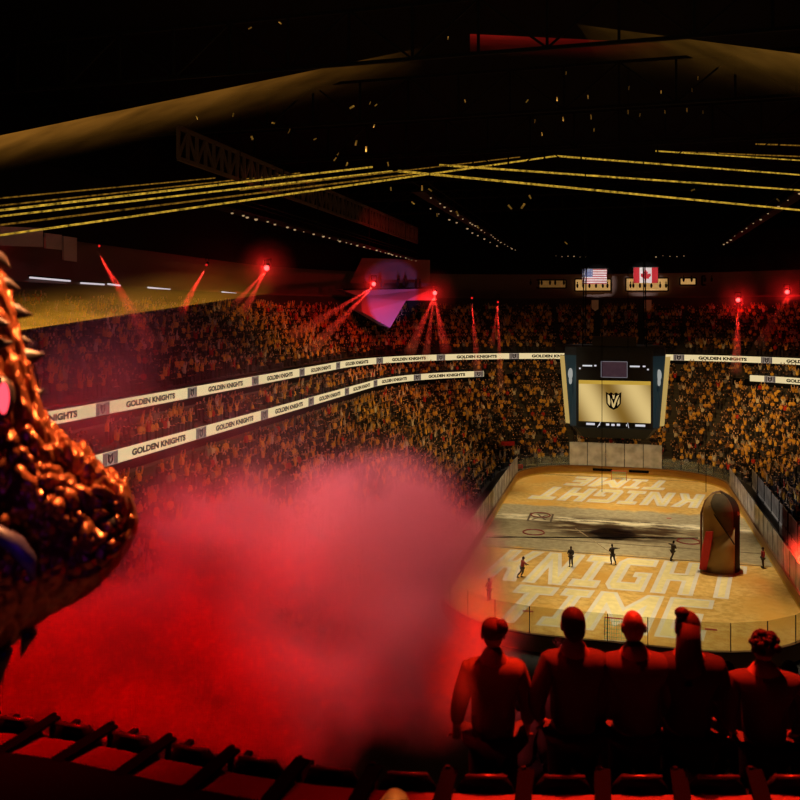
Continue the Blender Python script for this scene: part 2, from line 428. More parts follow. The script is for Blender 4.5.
goal(113.3, 1, 'hockey goal with pale green net at the far end of the ice')
goal(58.4, -1, 'hockey goal with pale green net at the near end behind spectators')
# ------------------------------------------------------------------ ribbon boards
def text_mesh(body, bold=.02):
    c = bpy.data.curves.new('txt', 'FONT'); c.body = body; c.size = 1; c.offset = bold; c.fill_mode = 'BOTH'
    o = bpy.data.objects.new('txt', c); COL.objects.link(o)
    bpy.context.view_layer.update()
    me = bpy.data.meshes.new_from_object(o.evaluated_get(bpy.context.evaluated_depsgraph_get()))
    vs = [v.co.copy() for v in me.vertices]; fs = [list(p.vertices) for p in me.polygons]
    bpy.data.objects.remove(o); bpy.data.curves.remove(c); bpy.data.meshes.remove(me)
    x0 = min(v.x for v in vs); x1 = max(v.x for v in vs); y0 = min(v.y for v in vs); y1 = max(v.y for v in vs)
    return [((v.x-x0)/(x1-x0), (v.y-y0)/(y1-y0)) for v in vs], fs
TXT = text_mesh('GOLDEN KNIGHTS', .055)
SHIELD = [(.5, 0), (.95, .28), (1, 1), (.72, .9), (.5, .78), (.28, .9), (0, 1), (.05, .28)]
VEE = [(.5, .16), (.62, .34), (.70, .74), (.58, .62), (.5, .42), (.42, .62), (.30, .74), (.38, .34)]
M_led = emis('ribbon_cream', (.80, .63, .33), .95)
M_ledgrey = emis('ribbon_grey', (.34, .26, .20), .8)
M_ink = mat('ribbon_black_letters', (.006, .005, .006), .9, spec=.05)
M_mid = mat('ribbon_dark_mark', (.03, .02, .03), .9, spec=.05)
def path_s(s, y_left, y_right):
    pts = u_path(s, y_left, y_right, .6)
    return [Vector((p[0], p[1], 0)) for p in pts]
def ribbon(label, s, z0, z1, keep, start_y, period, group=None):
    pts = path_s(s, 30, 90)
    run = []; runs = []
    for p in pts:
        if keep(p): run.append(p)
        else:
            if len(run) > 2: runs.append(run)
            run = []
    if len(run) > 2: runs.append(run)
    for ri, run in enumerate(runs):
        ac = [0]
        for a, b in zip(run, run[1:]): ac.append(ac[-1]+(b-a).length)
        def at(t, z, off):
            t = min(max(t, 0), ac[-1]-1e-4)
            lo = 0; hi = len(ac)-1
            while hi-lo > 1:
                m = (lo+hi)//2
                if ac[m] <= t: lo = m
                else: hi = m
            f = (t-ac[lo])/(ac[lo+1]-ac[lo]); p = run[lo].lerp(run[lo+1], f); d = (run[lo+1]-run[lo]).normalized()
            nrm = Vector((d.y, -d.x, 0))
            return p+nrm*off+Vector((0, 0, z))
        lab = label[ri] if ri < len(label) else label[-1]
        o = thing('ribbon_display', lab, 'ribbon screen', run[0]+Vector((0, 0, z0)), 0, group)
        inv = Matrix.Translation(o.location).inverted()
        mb = MB(); n = len(run); vs = []; fs = []
        for i in range(n):
            for (z, off) in ((z0, 0), (z1, 0), (z1, -.12), (z0, -.12)): vs.append(at(ac[i], z, off))
        for i in range(n-1):
            for k in range(4): fs.append((4*i+k, 4*i+(k+1) % 4, 4*i+4+(k+1) % 4, 4*i+4+k))
        fs += [(0, 1, 2, 3), (4*n-1, 4*n-2, 4*n-3, 4*n-4)]
        mb.add([inv @ v for v in vs], fs); mb.build('display_strip', M_led, o)
        H = z1-z0
        t0 = (start_y-30) if ri == 0 else 3.0
        while t0 > 0: t0 -= period
        t = t0
        while t < ac[-1]:
            lt = MB(); lg = MB(); lk = MB()
            def rect(mb, a, b, za, zb, off, mi=0):
                if a < 0 or b > ac[-1]: return
                N = max(1, int((b-a)/.8)); vs = []
                for i in range(N+1):
                    q = a+(b-a)*i/N; vs += [inv @ at(q, za, off), inv @ at(q, zb, off)]
                mb.add(vs, [(2*i, 2*i+2, 2*i+3, 2*i+1) for i in range(N)], mi)
            rect(lg, t-.85, t+.85, z0+.0*H, z1, .012)
            for q in (-.72, -.5, .5, .72): rect(lk, t+q-.06, t+q+.06, z0+.06*H, z1-.06*H, .02)
            if t > .6 and t < ac[-1]-.6:
                lk.add([inv @ at(t-.34+.68*u, z0+H*(.08+.84*v), .02) for u, v in SHIELD], [tuple(range(8))])
                lg.add([inv @ at(t-.34+.68*u, z0+H*(.08+.84*v), .03) for u, v in VEE], [tuple(range(8))])
            a = t+period*.5-3.65
            if a > 0 and a+7.3 < ac[-1]:
                lt.add([inv @ at(a+u*7.3, z0+H*(.24+.52*v), .02) for u, v in TXT[0]], TXT[1])
            t += period
            if lt.v: lt.build('lettering', M_ink, o)
            if lg.v:
                gb = lg.build('grey_block', M_ledgrey, o)
                if lk.v: lk.build('emblem', M_mid, gb)
ribbon(['cream text ribbon under the upper stand, higher of the two strips, running round the bowl'], 24.0, 14.5, 15.45,
       lambda p: True, 53.7, 13.3)
ribbon(['cream text ribbon on the left, lower of the two strips, ending in the far corner',
        'short cream text ribbon at the right edge below the upper strip'], 19.5, 12.0, 12.9,
       lambda p: not (p.y > 124 and -20.5 < p.x < 18.5), 48.0, 12.3)
# ------------------------------------------------------------------ scoreboard
def screen_mat():
    m, n, o = nt('gold_screen_picture'); L = n.links.new
    tc = n.nodes.new('ShaderNodeTexCoord'); mp = n.nodes.new('ShaderNodeMapping'); L(tc.outputs['Object'], mp.inputs[0])
    mp.inputs['Rotation'].default_value = (0, .5, 0)
    w = n.nodes.new('ShaderNodeTexWave'); w.inputs['Scale'].default_value = .075; w.inputs['Distortion'].default_value = .6; w.inputs['Phase Offset'].default_value = 3.6
    w.bands_direction = 'X'; L(mp.outputs[0], w.inputs[0])
    r = n.nodes.new('ShaderNodeValToRGB'); r.color_ramp.elements[0].color = (.22, .12, .02, 1); r.color_ramp.elements[1].color = (.72, .52, .20, 1)
    L(w.outputs['Fac'], r.inputs[0]); e = n.nodes.new('ShaderNodeEmission'); L(r.outputs[0], e.inputs[0]); e.inputs[1].default_value = .95
    L(e.outputs[0], o.inputs[0]); return m
JB = thing('hanging_scoreboard', 'eight-sided scoreboard with gold screens hanging above centre ice', 'scoreboard', (-.45, 86, 10.3))
def oct_prism(z0, k0, z1, k1, inset=0):
    def loop(k, z): return [(-3.55, -4.2, z), (3.55, -4.2, z), (4.75*k, -3.1, z), (5.1*k, 3.1, z), (3.55, 4.2, z), (-3.55, 4.2, z), (-5.1*k, 3.1, z), (-4.75*k, -3.1, z)]
    a = loop(k0, z0); b = loop(k1, z1)
    return MB().add(a+b, [tuple(range(8))[::-1], tuple(range(8, 16))]+[(i, (i+1) % 8, 8+(i+1) % 8, 8+i) for i in range(8)])
M_navy = mat('navy_housing', (.010, .028, .040), .5, emit=(.01, .03, .045), estr=.25)
M_jblk = mat('black_housing', (.006, .006, .008), .6)
oct_prism(.75, .88, 7.7, 1.0).build('housing', M_navy, JB)
oct_prism(7.7, 1.0, 8.5, .98).build('top_housing', M_jblk, JB)
MB().add([(-3.7, -4.25, .9), (3.7, -4.25, .9), (4.2, -3, .9), (4.2, 3, .9), (3.7, 4.25, .9), (-3.7, 4.25, .9), (-4.2, 3, .9), (-4.2, -3, .9),
          (-2.9, -3.4, -.3), (2.9, -3.4, -.3), (3.3, -2.4, -.3), (3.3, 2.4, -.3), (2.9, 3.4, -.3), (-2.9, 3.4, -.3), (-3.3, 2.4, -.3), (-3.3, -2.4, -.3)],
         [tuple(range(8)), tuple(range(8, 16))[::-1]]+[(i, (i+1) % 8, 8+(i+1) % 8, 8+i) for i in range(8)]).build('underside', M_jblk, JB)
MB().box((0, -4.22, 4.5), (7.1, .1, 7.4)).build('front_panel', M_jblk, JB)
scr = MB().box((.02, -4.30, 3.35), (6.65, .1, 3.95)).build('screen', screen_mat(), JB)
MB().box((.02, -4.36, 5.15), (6.65, .03, .35)).build('screen_banner', emis('screen_gold_band', (.62, .38, .05), .8), JB)
# knight shield emblem on the screen
def sc(u, v, w): return (-.05+(u-.5)*1.45, -4.36-w, 2.55+v*1.75)
M_sblk = mat('screen_black', (.004, .004, .004), .8, spec=.05)
mb = MB(); mb.prism([(.5, 0), (.78, .12), (.96, .34), (1, .98), (.80, .88), (.66, .96), (.5, .86), (.34, .96), (.20, .88), (0, .98), (.04, .34), (.22, .12)], sc, .02)
emb = mb.build('emblem', M_sblk, JB)
def sc2(u, v, w): return (-.05+(u-.5)*1.45, -4.385-w, 2.55+v*1.75)
mb = MB()
mb.prism([(.5, .10), (.58, .2), (.66, .42), (.86, .84), (.70, .76), (.60, .55), (.5, .30), (.42, .5), (.34, .62), (.40, .2)], sc2, .01)
mb.prism([(.12, .84), (.24, .76), (.30, .45), (.26, .22), (.13, .36)], sc2, .01)
mb.prism([(.88, .70), (.76, .45), (.74, .22), (.87, .36)], sc2, .01)
mb.prism([(.42, .84), (.5, .78), (.58, .84), (.54, .60), (.46, .60)], sc2, .01)
mb.build('emblem_mark', emis('screen_pale_gold', (.7, .5, .2), .85), JB)
M_wt = emis('screen_white', (.75, .75, .8), .8)
for (x, z, w) in ((-2.5, 6.72, .9), (-1.75, 6.74, .2), (1.9, 6.72, .9), (2.75, 6.74, .25), (-3.2, 6.45, .15), (3.1, 6.45, .15)): MB().box((x, -4.29, z), (w, .04, .14)).build('score_mark', M_wt, JB)
for (x, z, w) in ((-2.2, 1.12, .8), (2.4, 1.12, .9), (-.6, 1.12, .3), (-.1, 1.1, .3), (.4, 1.12, .3), (-1.35, 1.1, .08), (1.15, 1.1, .08)): MB().box((x, -4.29, z), (w, .04, .2)).build('score_mark', M_wt, JB)
for s in (-1, 1): MB().bar((s*1.45-.1, -4.3, .85), (s*1.25, -4.3, 1.35), .05).build('score_mark', M_wt, JB)
pass
fr = MB()
for (a, b) in (((-1.2, 5.65), (1.2, 5.65)), ((-1.2, 7.15), (1.2, 7.15)), ((-1.2, 5.65), (-1.2, 7.15)), ((1.2, 5.65), (1.2, 7.15))): fr.bar((a[0], -4.3, a[1]), (b[0], -4.3, b[1]), .06)
fr.build('picture_frame', emis('screen_dim_white', (.25, .23, .26), .6), JB)
MB().box((0, -4.28, 6.4), (2.3, .04, 1.45)).build('picture_panel', mat('dim_picture', (.03, .02, .03), .6, emit=(.10, .05, .07), estr=.35, vary=.8, scale=2), JB)
M_gs = emis('side_screen_gold', (.60, .40, .12), .75)
for s in (-1, 1):
    a0, a1 = Vector((s*4.75, -3.15, 7.6)), Vector((s*5.22, -2.6, 7.6)); b0, b1 = Vector((s*4.22, -3.15, .95)), Vector((s*4.66, -2.6, .95))
    n_ = Vector((0, .12, 0))
    MB().add([a0, a1, b1, b0, a0+n_, a1+n_, b1+n_, b0+n_], [(0, 1, 2, 3), (7, 6, 5, 4), (0, 4, 5, 1), (1, 5, 6, 2), (2, 6, 7, 3), (3, 7, 4, 0)]).build('side_screen', M_gs, JB)
    mb = MB(); mb.ell((s*4.12, -3.82, 5.9), (.30, .1, .55), 10, 8, Matrix.Rotation(-s*.7, 3, 'Z')); mb.ell((s*4.12, -3.82, 5.25), (.2, .1, .4), 8, 6, Matrix.Rotation(-s*.7, 3, 'Z'))
    mb.build('helmet_picture', emis('helmet_white', (.55, .55, .5), .6), JB)
for s in ((-3, -3), (3, -3), (-3, 3), (3, 3)): MB().bar((s[0], s[1], 8.5), (s[0]*.9, s[1]*.9, 27), .08).build('hanging_cable', M_black, JB)
MB().box((0, 0, 8.9), (4.2, 3.5, 1.0)).build('rigging_box', mat('rig_brown', (.10, .06, .03), .7), JB)
# thin cables hanging over the rink
for (px, y0, y1, d) in ((602, 300, 492, 70), (628, 70, 352, 66), (706, 412, 492, 74)):
    tag(MB().bar(P(px, y0, d), P(px, y1, d), .05).build('hanging_cable', M_black), {602: 'thin black cable crossing in front of the scoreboard screen', 628: 'thin black cable dropping from the roof above the scoreboard', 706: 'thin black cable hanging above the dark helmet tunnel'}[px], 'cable')
tag(MB().bar(P(486, 537, 70), P(698, 538, 70), .07).build('hanging_cable', M_black), 'thin black cable stretched level across the rink near centre ice', 'cable')
# ------------------------------------------------------------------ helmet-shaped tunnel on the ice
HB = P(718, 567, 71.7); HB.z = .02
TU = thing('helmet_tunnel', 'brown inflatable helmet-shaped tunnel standing on the right of the ice', 'inflatable tunnel', HB, math.radians(8))
def shell(a0, a1, r, z0, zs, dome, th=.12, n=20):
    mb = MB(); pts = []
    rows = [(r, z0), (r*1.0, z0+(zs-z0)*.5), (r, zs)]+[(r*math.cos(q), zs+dome*math.sin(q)) for q in [i*math.pi/2/8 for i in range(1, 9)]]
    vs = []; fs = []
    for (rr, z) in rows:
        for k in range(n+1):
            a = math.radians(a0+(a1-a0)*k/n); vs.append((max(rr, .02)*math.cos(a), max(rr, .02)*math.sin(a), z))
    for j in range(len(rows)-1):
        for k in range(n): fs.append((j*(n+1)+k, j*(n+1)+k+1, (j+1)*(n+1)+k+1, (j+1)*(n+1)+k))
    return mb.add(vs, fs)
M_br = mat('brown_vinyl', (.30, .17, .06), .75, vary=.3, scale=.8, spec=.08); M_dk = mat('shade_and_seam_vinyl', (.03, .02, .014), .8, spec=.08)  # black colours the seam and paints shade on the tunnel's right side
for nm, a0, a1, m_, r in (('back_shell', -70, 95, M_dk, 1.76), ('front_shell', 212, 290, M_br, 1.74)):
    o = shell(a0, a1, r, 0, 4.9, 1.7).build(nm, m_, TU, True)
    sm = o.modifiers.new('solid', 'SOLIDIFY'); sm.thickness = .12
def cyl(a, z, r=1.8): return Vector((r*math.cos(math.radians(a)), r*math.sin(math.radians(a)), z))
mb = MB(); n = 14
vs = [cyl(212+90*i/n, 0, 1.84) for i in range(n+1)]+[cyl(212+90*i/n, 3.9-2.9*(1-i/n)**1.0*.55, 1.84) for i in range(n+1)]
mb.add(vs, [(i, i+1, n+2+i, n+1+i) for i in range(n)]); o = mb.build('lower_panel', mat('tan_vinyl', (.34, .22, .09), .75, vary=.3, scale=.8, spec=.08), TU, True); o.modifiers.new('solid', 'SOLIDIFY').thickness = .08
MB().tube([cyl(208, 0, 1.82), cyl(208, 3, 1.82), cyl(208, 4.9, 1.8), (-1.2, -.65, 5.9), (-.5, -.3, 6.5), (.2, -.1, 6.65), (.9, -.2, 6.3), cyl(-40, 4.9, 1.82)], .10, 8).build('arch_rim', mat('rim_rust', (.20, .08, .03), .5), TU, True)
MB().tube([cyl(228, 5.6, 1.55), cyl(255, 4.6, 1.84), cyl(280, 3.4, 1.86), cyl(300, 2.5, 1.86)], .06, 6).build('diagonal_seam', M_dk, TU, True)
vs = []; fs = []; NA, NZ = 12, 14
for i in range(NA+1):
    a = 232+66*i/NA; zl = 5.9-3.4*i/NA
    for j in range(NZ+1):
        z = zl+(6.55-zl)*j/NZ; r_ = 1.82 if z < 4.9 else 1.82*math.sqrt(max(.0, 1-((z-4.9)/1.74)**2))
        vs.append(cyl(a, z, r_))
for i in range(NA):
    for j in range(NZ): q = i*(NZ+1)+j; fs.append((q, q+NZ+1, q+NZ+2, q+1))
o = MB().add(vs, fs).build('dome_shade_panel', mat('olive_shade_vinyl', (.085, .055, .026), .7, vary=.4, scale=1.2, spec=.1), TU, True); o.modifiers.new('solid', 'SOLIDIFY').thickness = .06  # olive dome patch with the dome's shading put into its colour
mb = MB(); vs = [(-1.8, -1.1, .2), (-1.3, -1.45, .2), (-1.0, -1.7, 2.2), (-.8, -1.75, 3.6), (-1.35, -1.5, 3.5), (-1.6, -1.2, 2.0)]
mb.add([Vector(v) for v in vs]+[Vector(v)+Vector((-.06, -.12, 0)) for v in vs], [(0, 1, 2, 3, 4, 5), (11, 10, 9, 8, 7, 6)]+[(i, (i+1) % 6, 6+(i+1) % 6, 6+i) for i in range(6)])
mb.build('red_drape', mat('red_cloth', (.55, .02, .02), .7, emit=None), TU)
# ------------------------------------------------------------------ people
def bake_skin(verts, edges, rads, sub=1, root=0):
    me = bpy.data.meshes.new('sk'); me.from_pydata(verts, edges, [])
    o = bpy.data.objects.new('sk', me); COL.objects.link(o)
    md = o.modifiers.new('skin', 'SKIN'); md.use_smooth_shade = True
    for i, r in enumerate(rads):
        sv = me.skin_vertices[0].data[i]; sv.radius = r if isinstance(r, tuple) else (r, r); sv.use_root = (i == root)
    if sub:
        sd = o.modifiers.new('sub', 'SUBSURF'); sd.levels = sub; sd.render_levels = sub
    bpy.context.view_layer.update()
    m2 = bpy.data.meshes.new_from_object(o.evaluated_get(bpy.context.evaluated_depsgraph_get()))
    vs = [v.co.copy() for v in m2.vertices]; fs = [list(p.vertices) for p in m2.polygons]
    bpy.data.objects.remove(o); bpy.data.meshes.remove(me); bpy.data.meshes.remove(m2)
    return vs, fs
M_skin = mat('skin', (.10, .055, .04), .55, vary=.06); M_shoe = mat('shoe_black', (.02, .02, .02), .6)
def person(label, loc, rz=0, h=1.7, jersey=None, trouser=None, hair='short', hairm=None, arms='down', legs='stand', sub=2, group=None, wide=1.0, tilt=0):
    J = {'pel': (0, 0, .92), 'wai': (0, .005, 1.06), 'che': (0, 0, 1.22), 'uch': (0, -.015, 1.36), 'nb': (0, -.01, 1.44), 'nk': (0, .01, 1.53)}
    AR = {'down': ((.25, -.03, 1.12), (.26, .10, .90), (.255, .14, .82)),
          'front': ((.27, .03, 1.13), (.13, .25, 1.08), (.06, .29, 1.07)),
          'pockets': ((.29, -.10, 1.13), (.22, .05, .93), (.19, .09, .88)),
          'up': ((.30, .06, 1.58), (.24, .12, 1.84), (.23, .13, 1.93)),
          'out': ((.42, .05, 1.34), (.62, .16, 1.30), (.70, .20, 1.30))}
    A = arms if isinstance(arms, tuple) else (arms, arms)
    sides = []
    for s, a in ((-1, A[0]), (1, A[1])):
        e, w, p = AR[a]; sides.append((s, Vector((s*e[0], e[1], e[2])), Vector((s*w[0], w[1], w[2])), Vector((s*p[0], p[1], p[2]))))
    LG = {'stand': ((.10, .02, .49), (.105, -.03, .09), (.12, .13, .04)), 'stride': ((.11, .16, .52), (.11, .02, .12), (.11, .18, .06))}
    LG2 = {'stand': LG['stand'], 'stride': ((.10, -.10, .50), (.12, -.36, .16), (.13, -.22, .06))}
    lg = [(-1, LG[legs]), (1, LG2[legs])]
    V = [J[k] for k in ('pel', 'wai', 'che', 'uch', 'nb', 'nk')]; E = [(0, 1), (1, 2), (2, 3), (3, 4), (4, 5)]; Rr = [(.13), (.125), (.14), (.125), .09, .076]
    def add(p, r, par): V.append(tuple(p)); Rr.append(r); E.append((par, len(V)-1)); return len(V)-1
    for s, e, w, p in sides:
        a = add((s*.165*wide, -.015, 1.36), .06, 3); a = add(e, .045, a); a = add(w, .030, a); add(p, .034, a)
    for s, (k, an, to) in lg:
        a = add((s*.09, 0, .84), .088, 0); a = add((s*k[0], k[1], k[2]), .058, a); a = add((s*an[0], an[1], an[2]), .04, a); add((s*to[0], to[1], to[2]), .035, a)
    vs, fs = bake_skin(V, E, Rr, sub)
    body = MB().add(vs, fs)
    nh, mh = (16, 12) if sub > 1 else (10, 8)
    body.ell((0, .025, 1.605), (.074, .094, .112), nh, mh); body.ell((0, .05, 1.545), (.055, .07, .055), nh, mh)
    body.ell((0, .125, 1.595), (.014, .02, .024), 8, 6)
    for s in (-1, 1): body.ell((s*.078, .01, 1.60), (.012, .025, .034), 8, 6)
    body.tube([(-.025, .112, 1.548), (0, .120, 1.546), (.025, .112, 1.548)], .007, 6)
    for s, e, w, p in sides:
        d = (p-w).normalized(); sd = Vector((d.z, 0, -d.x)); sd = sd.normalized() if sd.length > .1 else Vector((1, 0, 0))
        fw = d.cross(sd).normalized()
        body.ell(p, (.036, .022, .045), 8, 6)
        for k, (off, L) in enumerate(((-.027, .062), (-.009, .075), (.009, .07), (.027, .055))):
            b0 = p+d*.03+sd*off; body.tube([b0, b0+d*L*.5+fw*.008, b0+d*L*.8+fw*.028], [.0095, .009, .006], 6)
        b0 = p-sd*s*.03; body.tube([b0, b0-sd*s*.025+d*.025+fw*.015, b0-sd*s*.03+d*.055+fw*.025], [.011, .010, .007], 6)
    T = thing('person', label, 'person', loc, rz, group)
    k = h/1.717
    T.scale = (k, k, k)
    if tilt: T.rotation_euler = (tilt, 0, rz)
    body.build('body', M_skin, T, True)
    eye = MB()
    for s in (-1, 1): eye.ell((s*.03, .108, 1.61), (.013, .010, .009), 8, 6)
    eye.build('eyes', mat('eye_white', (.5, .5, .5), .3), T, True)
    jv = [(0, 0, .86), (0, 0, 1.04), (0, 0, 1.22), (0, -.015, 1.34), (0, -.005, 1.46)]; je = [(0, 1), (1, 2), (2, 3), (3, 4)]; jr = [.185, .17, .178, .15, .112]
    for s, e, w, p in sides:
        sh = Vector((s*.18*wide, -.015, 1.352)); n0 = len(jv)
        jv += [tuple(sh), tuple(sh.lerp(e, .55)), tuple(e.lerp(w, .1)), tuple(e.lerp(w, .85))]; jr += [.082, .075, .066, .05]; je += [(3, n0), (n0, n0+1), (n0+1, n0+2), (n0+2, n0+3)]
    vs, fs = bake_skin(jv, je, jr, sub); MB().add(vs, fs).build('jersey', jersey, T, True)
    tv = [(0, 0, .90)]; te = []; tr = [.165]
    for s, (kk, an, to) in lg:
        n0 = len(tv); tv += [(s*.09, 0, .82), (s*kk[0], kk[1], kk[2]), (s*an[0], an[1], an[2]+.04)]; tr += [.105, .078, .06]; te += [(0, n0), (n0, n0+1), (n0+1, n0+2)]
    vs, fs = bake_skin(tv, te, tr, sub); MB().add(vs, fs).build('trousers', trouser, T, True)
    for s, (kk, an, to) in lg:
        a = Vector((s*an[0], an[1], an[2])); t_ = Vector((s*to[0], to[1], to[2]))
        MB().ell(((a.x+t_.x)/2, (a.y+t_.y)/2, t_.z+.012), (.05, .135, .05), 10, 8).build('shoe', M_shoe, T, True)
    hm = hairm or mat('hair_dark', (.010, .007, .006), .75, spec=.12)
    hb = MB()
    if hair == 'short': hb.ell((0, .005, 1.635), (.082, .10, .096), nh, mh); hb.ell((0, -.035, 1.585), (.074, .07, .08), nh, mh)
    elif hair == 'curly':
        hb.ell((0, .0, 1.645), (.10, .11, .10), nh, mh)
        for i in range(60):
            a = random.uniform(0, 6.28); q = random.uniform(-.4, 1.4); hb.ell((.095*math.cos(a)*math.cos(q), -.005+.10*math.sin(a)*math.cos(q) - .02, 1.64+.10*math.sin(q)), (.026, .026, .024), 6, 5)
    elif hair == 'long':
        hb.ell((0, .0, 1.635), (.088, .105, .10), nh, mh); hb.ell((-.045, -.01, 1.725), (.05, .05, .04), nh, mh)
        hb.tube([(0, -.05, 1.66), (-.02, -.085, 1.56), (-.03, -.12, 1.46), (-.04, -.15, 1.36), (-.04, -.15, 1.28)], [.07, .085, .09, .08, .03], 12)
    elif hair == 'cap':
        hb.ell((0, .01, 1.64), (.086, .102, .085), nh, mh); hb.ell((.01, .13, 1.635), (.07, .07, .012), nh, mh); hb.ell((.055, -.03, 1.67), (.05, .06, .06), nh, mh)
    if hb.v: hb.build('cap' if hair == 'cap' else 'hair', hm, T, True)
    return T
ROWZ, DECKZ = 18.25, 18.98
ROWT = [(-9, 7.2), (-5, 6.5), (-3.2, 6.12), (-2.6, 6.03), (-2.15, 5.92), (-1.36, 5.63), (-.65, 5.42), (0, 5.33), (.6, 5.30), (9, 5.30)]
def rowd(r):
    def f(x):
        for (a, b), (c, d) in zip(ROWT, ROWT[1:]):
            if a <= x <= c: return b+(d-b)*(x-a)/(c-a)
        return 5.3
    return sum(f(r+q*.1) for q in range(-3, 4))/7
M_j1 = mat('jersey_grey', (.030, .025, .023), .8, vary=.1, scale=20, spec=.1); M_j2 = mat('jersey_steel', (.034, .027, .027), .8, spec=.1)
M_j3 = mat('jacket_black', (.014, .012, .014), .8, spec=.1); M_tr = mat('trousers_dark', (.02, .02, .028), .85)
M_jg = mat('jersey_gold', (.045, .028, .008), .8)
def pr(px, off=.42):
    d = 5.8; r = (px-400)/FPX*d
    return cam(r, rowd(r)+off, ROWZ)
RW = TH
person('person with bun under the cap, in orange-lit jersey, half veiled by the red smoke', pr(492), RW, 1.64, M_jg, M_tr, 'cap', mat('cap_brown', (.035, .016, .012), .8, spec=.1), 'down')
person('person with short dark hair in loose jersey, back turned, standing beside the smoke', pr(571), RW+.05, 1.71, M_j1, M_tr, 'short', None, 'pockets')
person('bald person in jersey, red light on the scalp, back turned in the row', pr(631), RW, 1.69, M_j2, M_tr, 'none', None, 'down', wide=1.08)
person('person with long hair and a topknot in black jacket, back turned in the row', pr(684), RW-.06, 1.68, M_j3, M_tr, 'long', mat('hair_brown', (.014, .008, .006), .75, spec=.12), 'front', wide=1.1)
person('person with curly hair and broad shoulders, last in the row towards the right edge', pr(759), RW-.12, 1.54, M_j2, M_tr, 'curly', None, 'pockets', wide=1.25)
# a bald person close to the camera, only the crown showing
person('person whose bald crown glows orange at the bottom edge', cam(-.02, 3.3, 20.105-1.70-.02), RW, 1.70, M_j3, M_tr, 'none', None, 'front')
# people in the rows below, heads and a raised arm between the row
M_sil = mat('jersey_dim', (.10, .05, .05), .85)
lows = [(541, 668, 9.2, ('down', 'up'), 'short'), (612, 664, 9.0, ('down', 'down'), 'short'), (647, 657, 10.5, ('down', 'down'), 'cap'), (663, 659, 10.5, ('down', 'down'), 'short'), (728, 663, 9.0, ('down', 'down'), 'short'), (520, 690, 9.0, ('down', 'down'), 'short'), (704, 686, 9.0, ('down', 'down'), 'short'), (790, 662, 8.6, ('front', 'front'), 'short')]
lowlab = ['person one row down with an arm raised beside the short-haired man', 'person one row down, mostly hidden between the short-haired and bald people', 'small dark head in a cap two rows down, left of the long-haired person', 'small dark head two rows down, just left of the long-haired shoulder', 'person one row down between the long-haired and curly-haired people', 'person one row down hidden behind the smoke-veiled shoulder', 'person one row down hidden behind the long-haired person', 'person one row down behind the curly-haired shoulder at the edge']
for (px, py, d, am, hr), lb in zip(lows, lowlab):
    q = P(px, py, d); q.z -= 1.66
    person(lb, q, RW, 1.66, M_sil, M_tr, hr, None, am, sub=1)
# performers on the ice
M_kn = mat('performer_dark', (.035, .025, .02), .6); M_rd = mat('performer_red', (.35, .03, .03), .6)
for (px, py, d, rz, j, am, lg_, lb) in ((571, 567, 71.5, 2.8, M_kn, ('front', 'front'), 'stand', 'dark-clad skater standing on the ice above the letter N'),
        (613, 565, 72.0, .4, M_kn, ('front', 'out'), 'stride', 'dark-clad skater in mid stride near centre ice holding a pole'),
        (672, 561, 73.0, -.8, M_kn, ('out', 'front'), 'stride', 'dark-clad skater leaning beside the helmet tunnel'),
        (521, 578, 69.0, -1.2, M_rd, ('front', 'out'), 'stride', 'red skater gliding at the left edge of the lettering'),
        (489, 601, 64.5, 1.0, M_rd, ('front', 'front'), 'stand', 'faint red skater showing through the smoke edge on the ice'),
        (763, 568, 71.7, 1.6, M_rd, ('down', 'down'), 'stand', 'person in red beside the right boards')):
    q = P(px, py, d); q.z = .02; q.z = .0
    # place on ice plane along the sight line
    dd = FPX*CZ/(py-HZ); q = cam((px-400)/FPX*dd, dd, .015)
    person(lb, q, rz, 1.78, j, M_kn, 'short', None, am, lg_, sub=1, tilt=-.12 if lg_ == 'stride' else 0)
# pole held by the middle skater
dd = FPX*CZ/(565-HZ); q = cam((613-400)/FPX*dd, dd, 0)
tag(MB().bar(q+Vector((-.3, 0, 1.15)), q+Vector((-3.4, 3.2, 2.2)), .06).build('pole', mat('pole_pale', (.5, .4, .25), .5)), 'pale pole held out by the striding skater at centre ice', 'pole')
# ------------------------------------------------------------------ foreground row, deck, chairs
def deck_poly(off0, off1, r0=-7, r1=5, n=40):
    a = [(r0+(r1-r0)*i/n) for i in range(n+1)]
    return a
def strip(off0, off1, z, z2, r0=-8, r1=6, n=60):
    rs = [r0+(r1-r0)*i/n for i in range(n+1)]
    vs = []
    for r in rs:
        for (o_, zz) in ((off0, z), (off1, z), (off0, z2), (off1, z2)): vs.append(cam(r, max(.0, rowd(r)+o_) if o_ > -3 else -1.0, zz))
    fs = []
    for i in range(n):
        b = 4*i; fs += [(b, b+1, b+5, b+4), (b+2, b+6, b+7, b+3), (b, b+4, b+6, b+2), (b+1, b+3, b+7, b+5)]
    return MB().add(vs, fs)
M_deck = mat('deck_grey', (.08, .055, .055), .8, vary=.12, scale=3, spec=.05)
struct(strip(-4, -.10, DECKZ-.3, DECKZ).build('floor_deck', M_deck), 'raised deck behind the front row')
struct(strip(-.10, .75, ROWZ-.3, ROWZ).build('floor_front_row', M_conc))
for k in range(14):
    struct(strip(.75+.95*k, .75+.95*(k+1), ROWZ-1.0-.52*k-.3, ROWZ-.62-.55*k).build('floor_near_row', M_conc))
M_ch = mat('chair_black_shell', (.004, .0035, .0035), .6, spec=.10)
CH = thing('arena_chair', 'x', 'chair', (0, 0, 0), 0, 'front row arena chairs')
mb = MB()   # shell back: rounded panel, slightly reclined; local +Y = to the rink
nb = 12; vs = []; fs = []
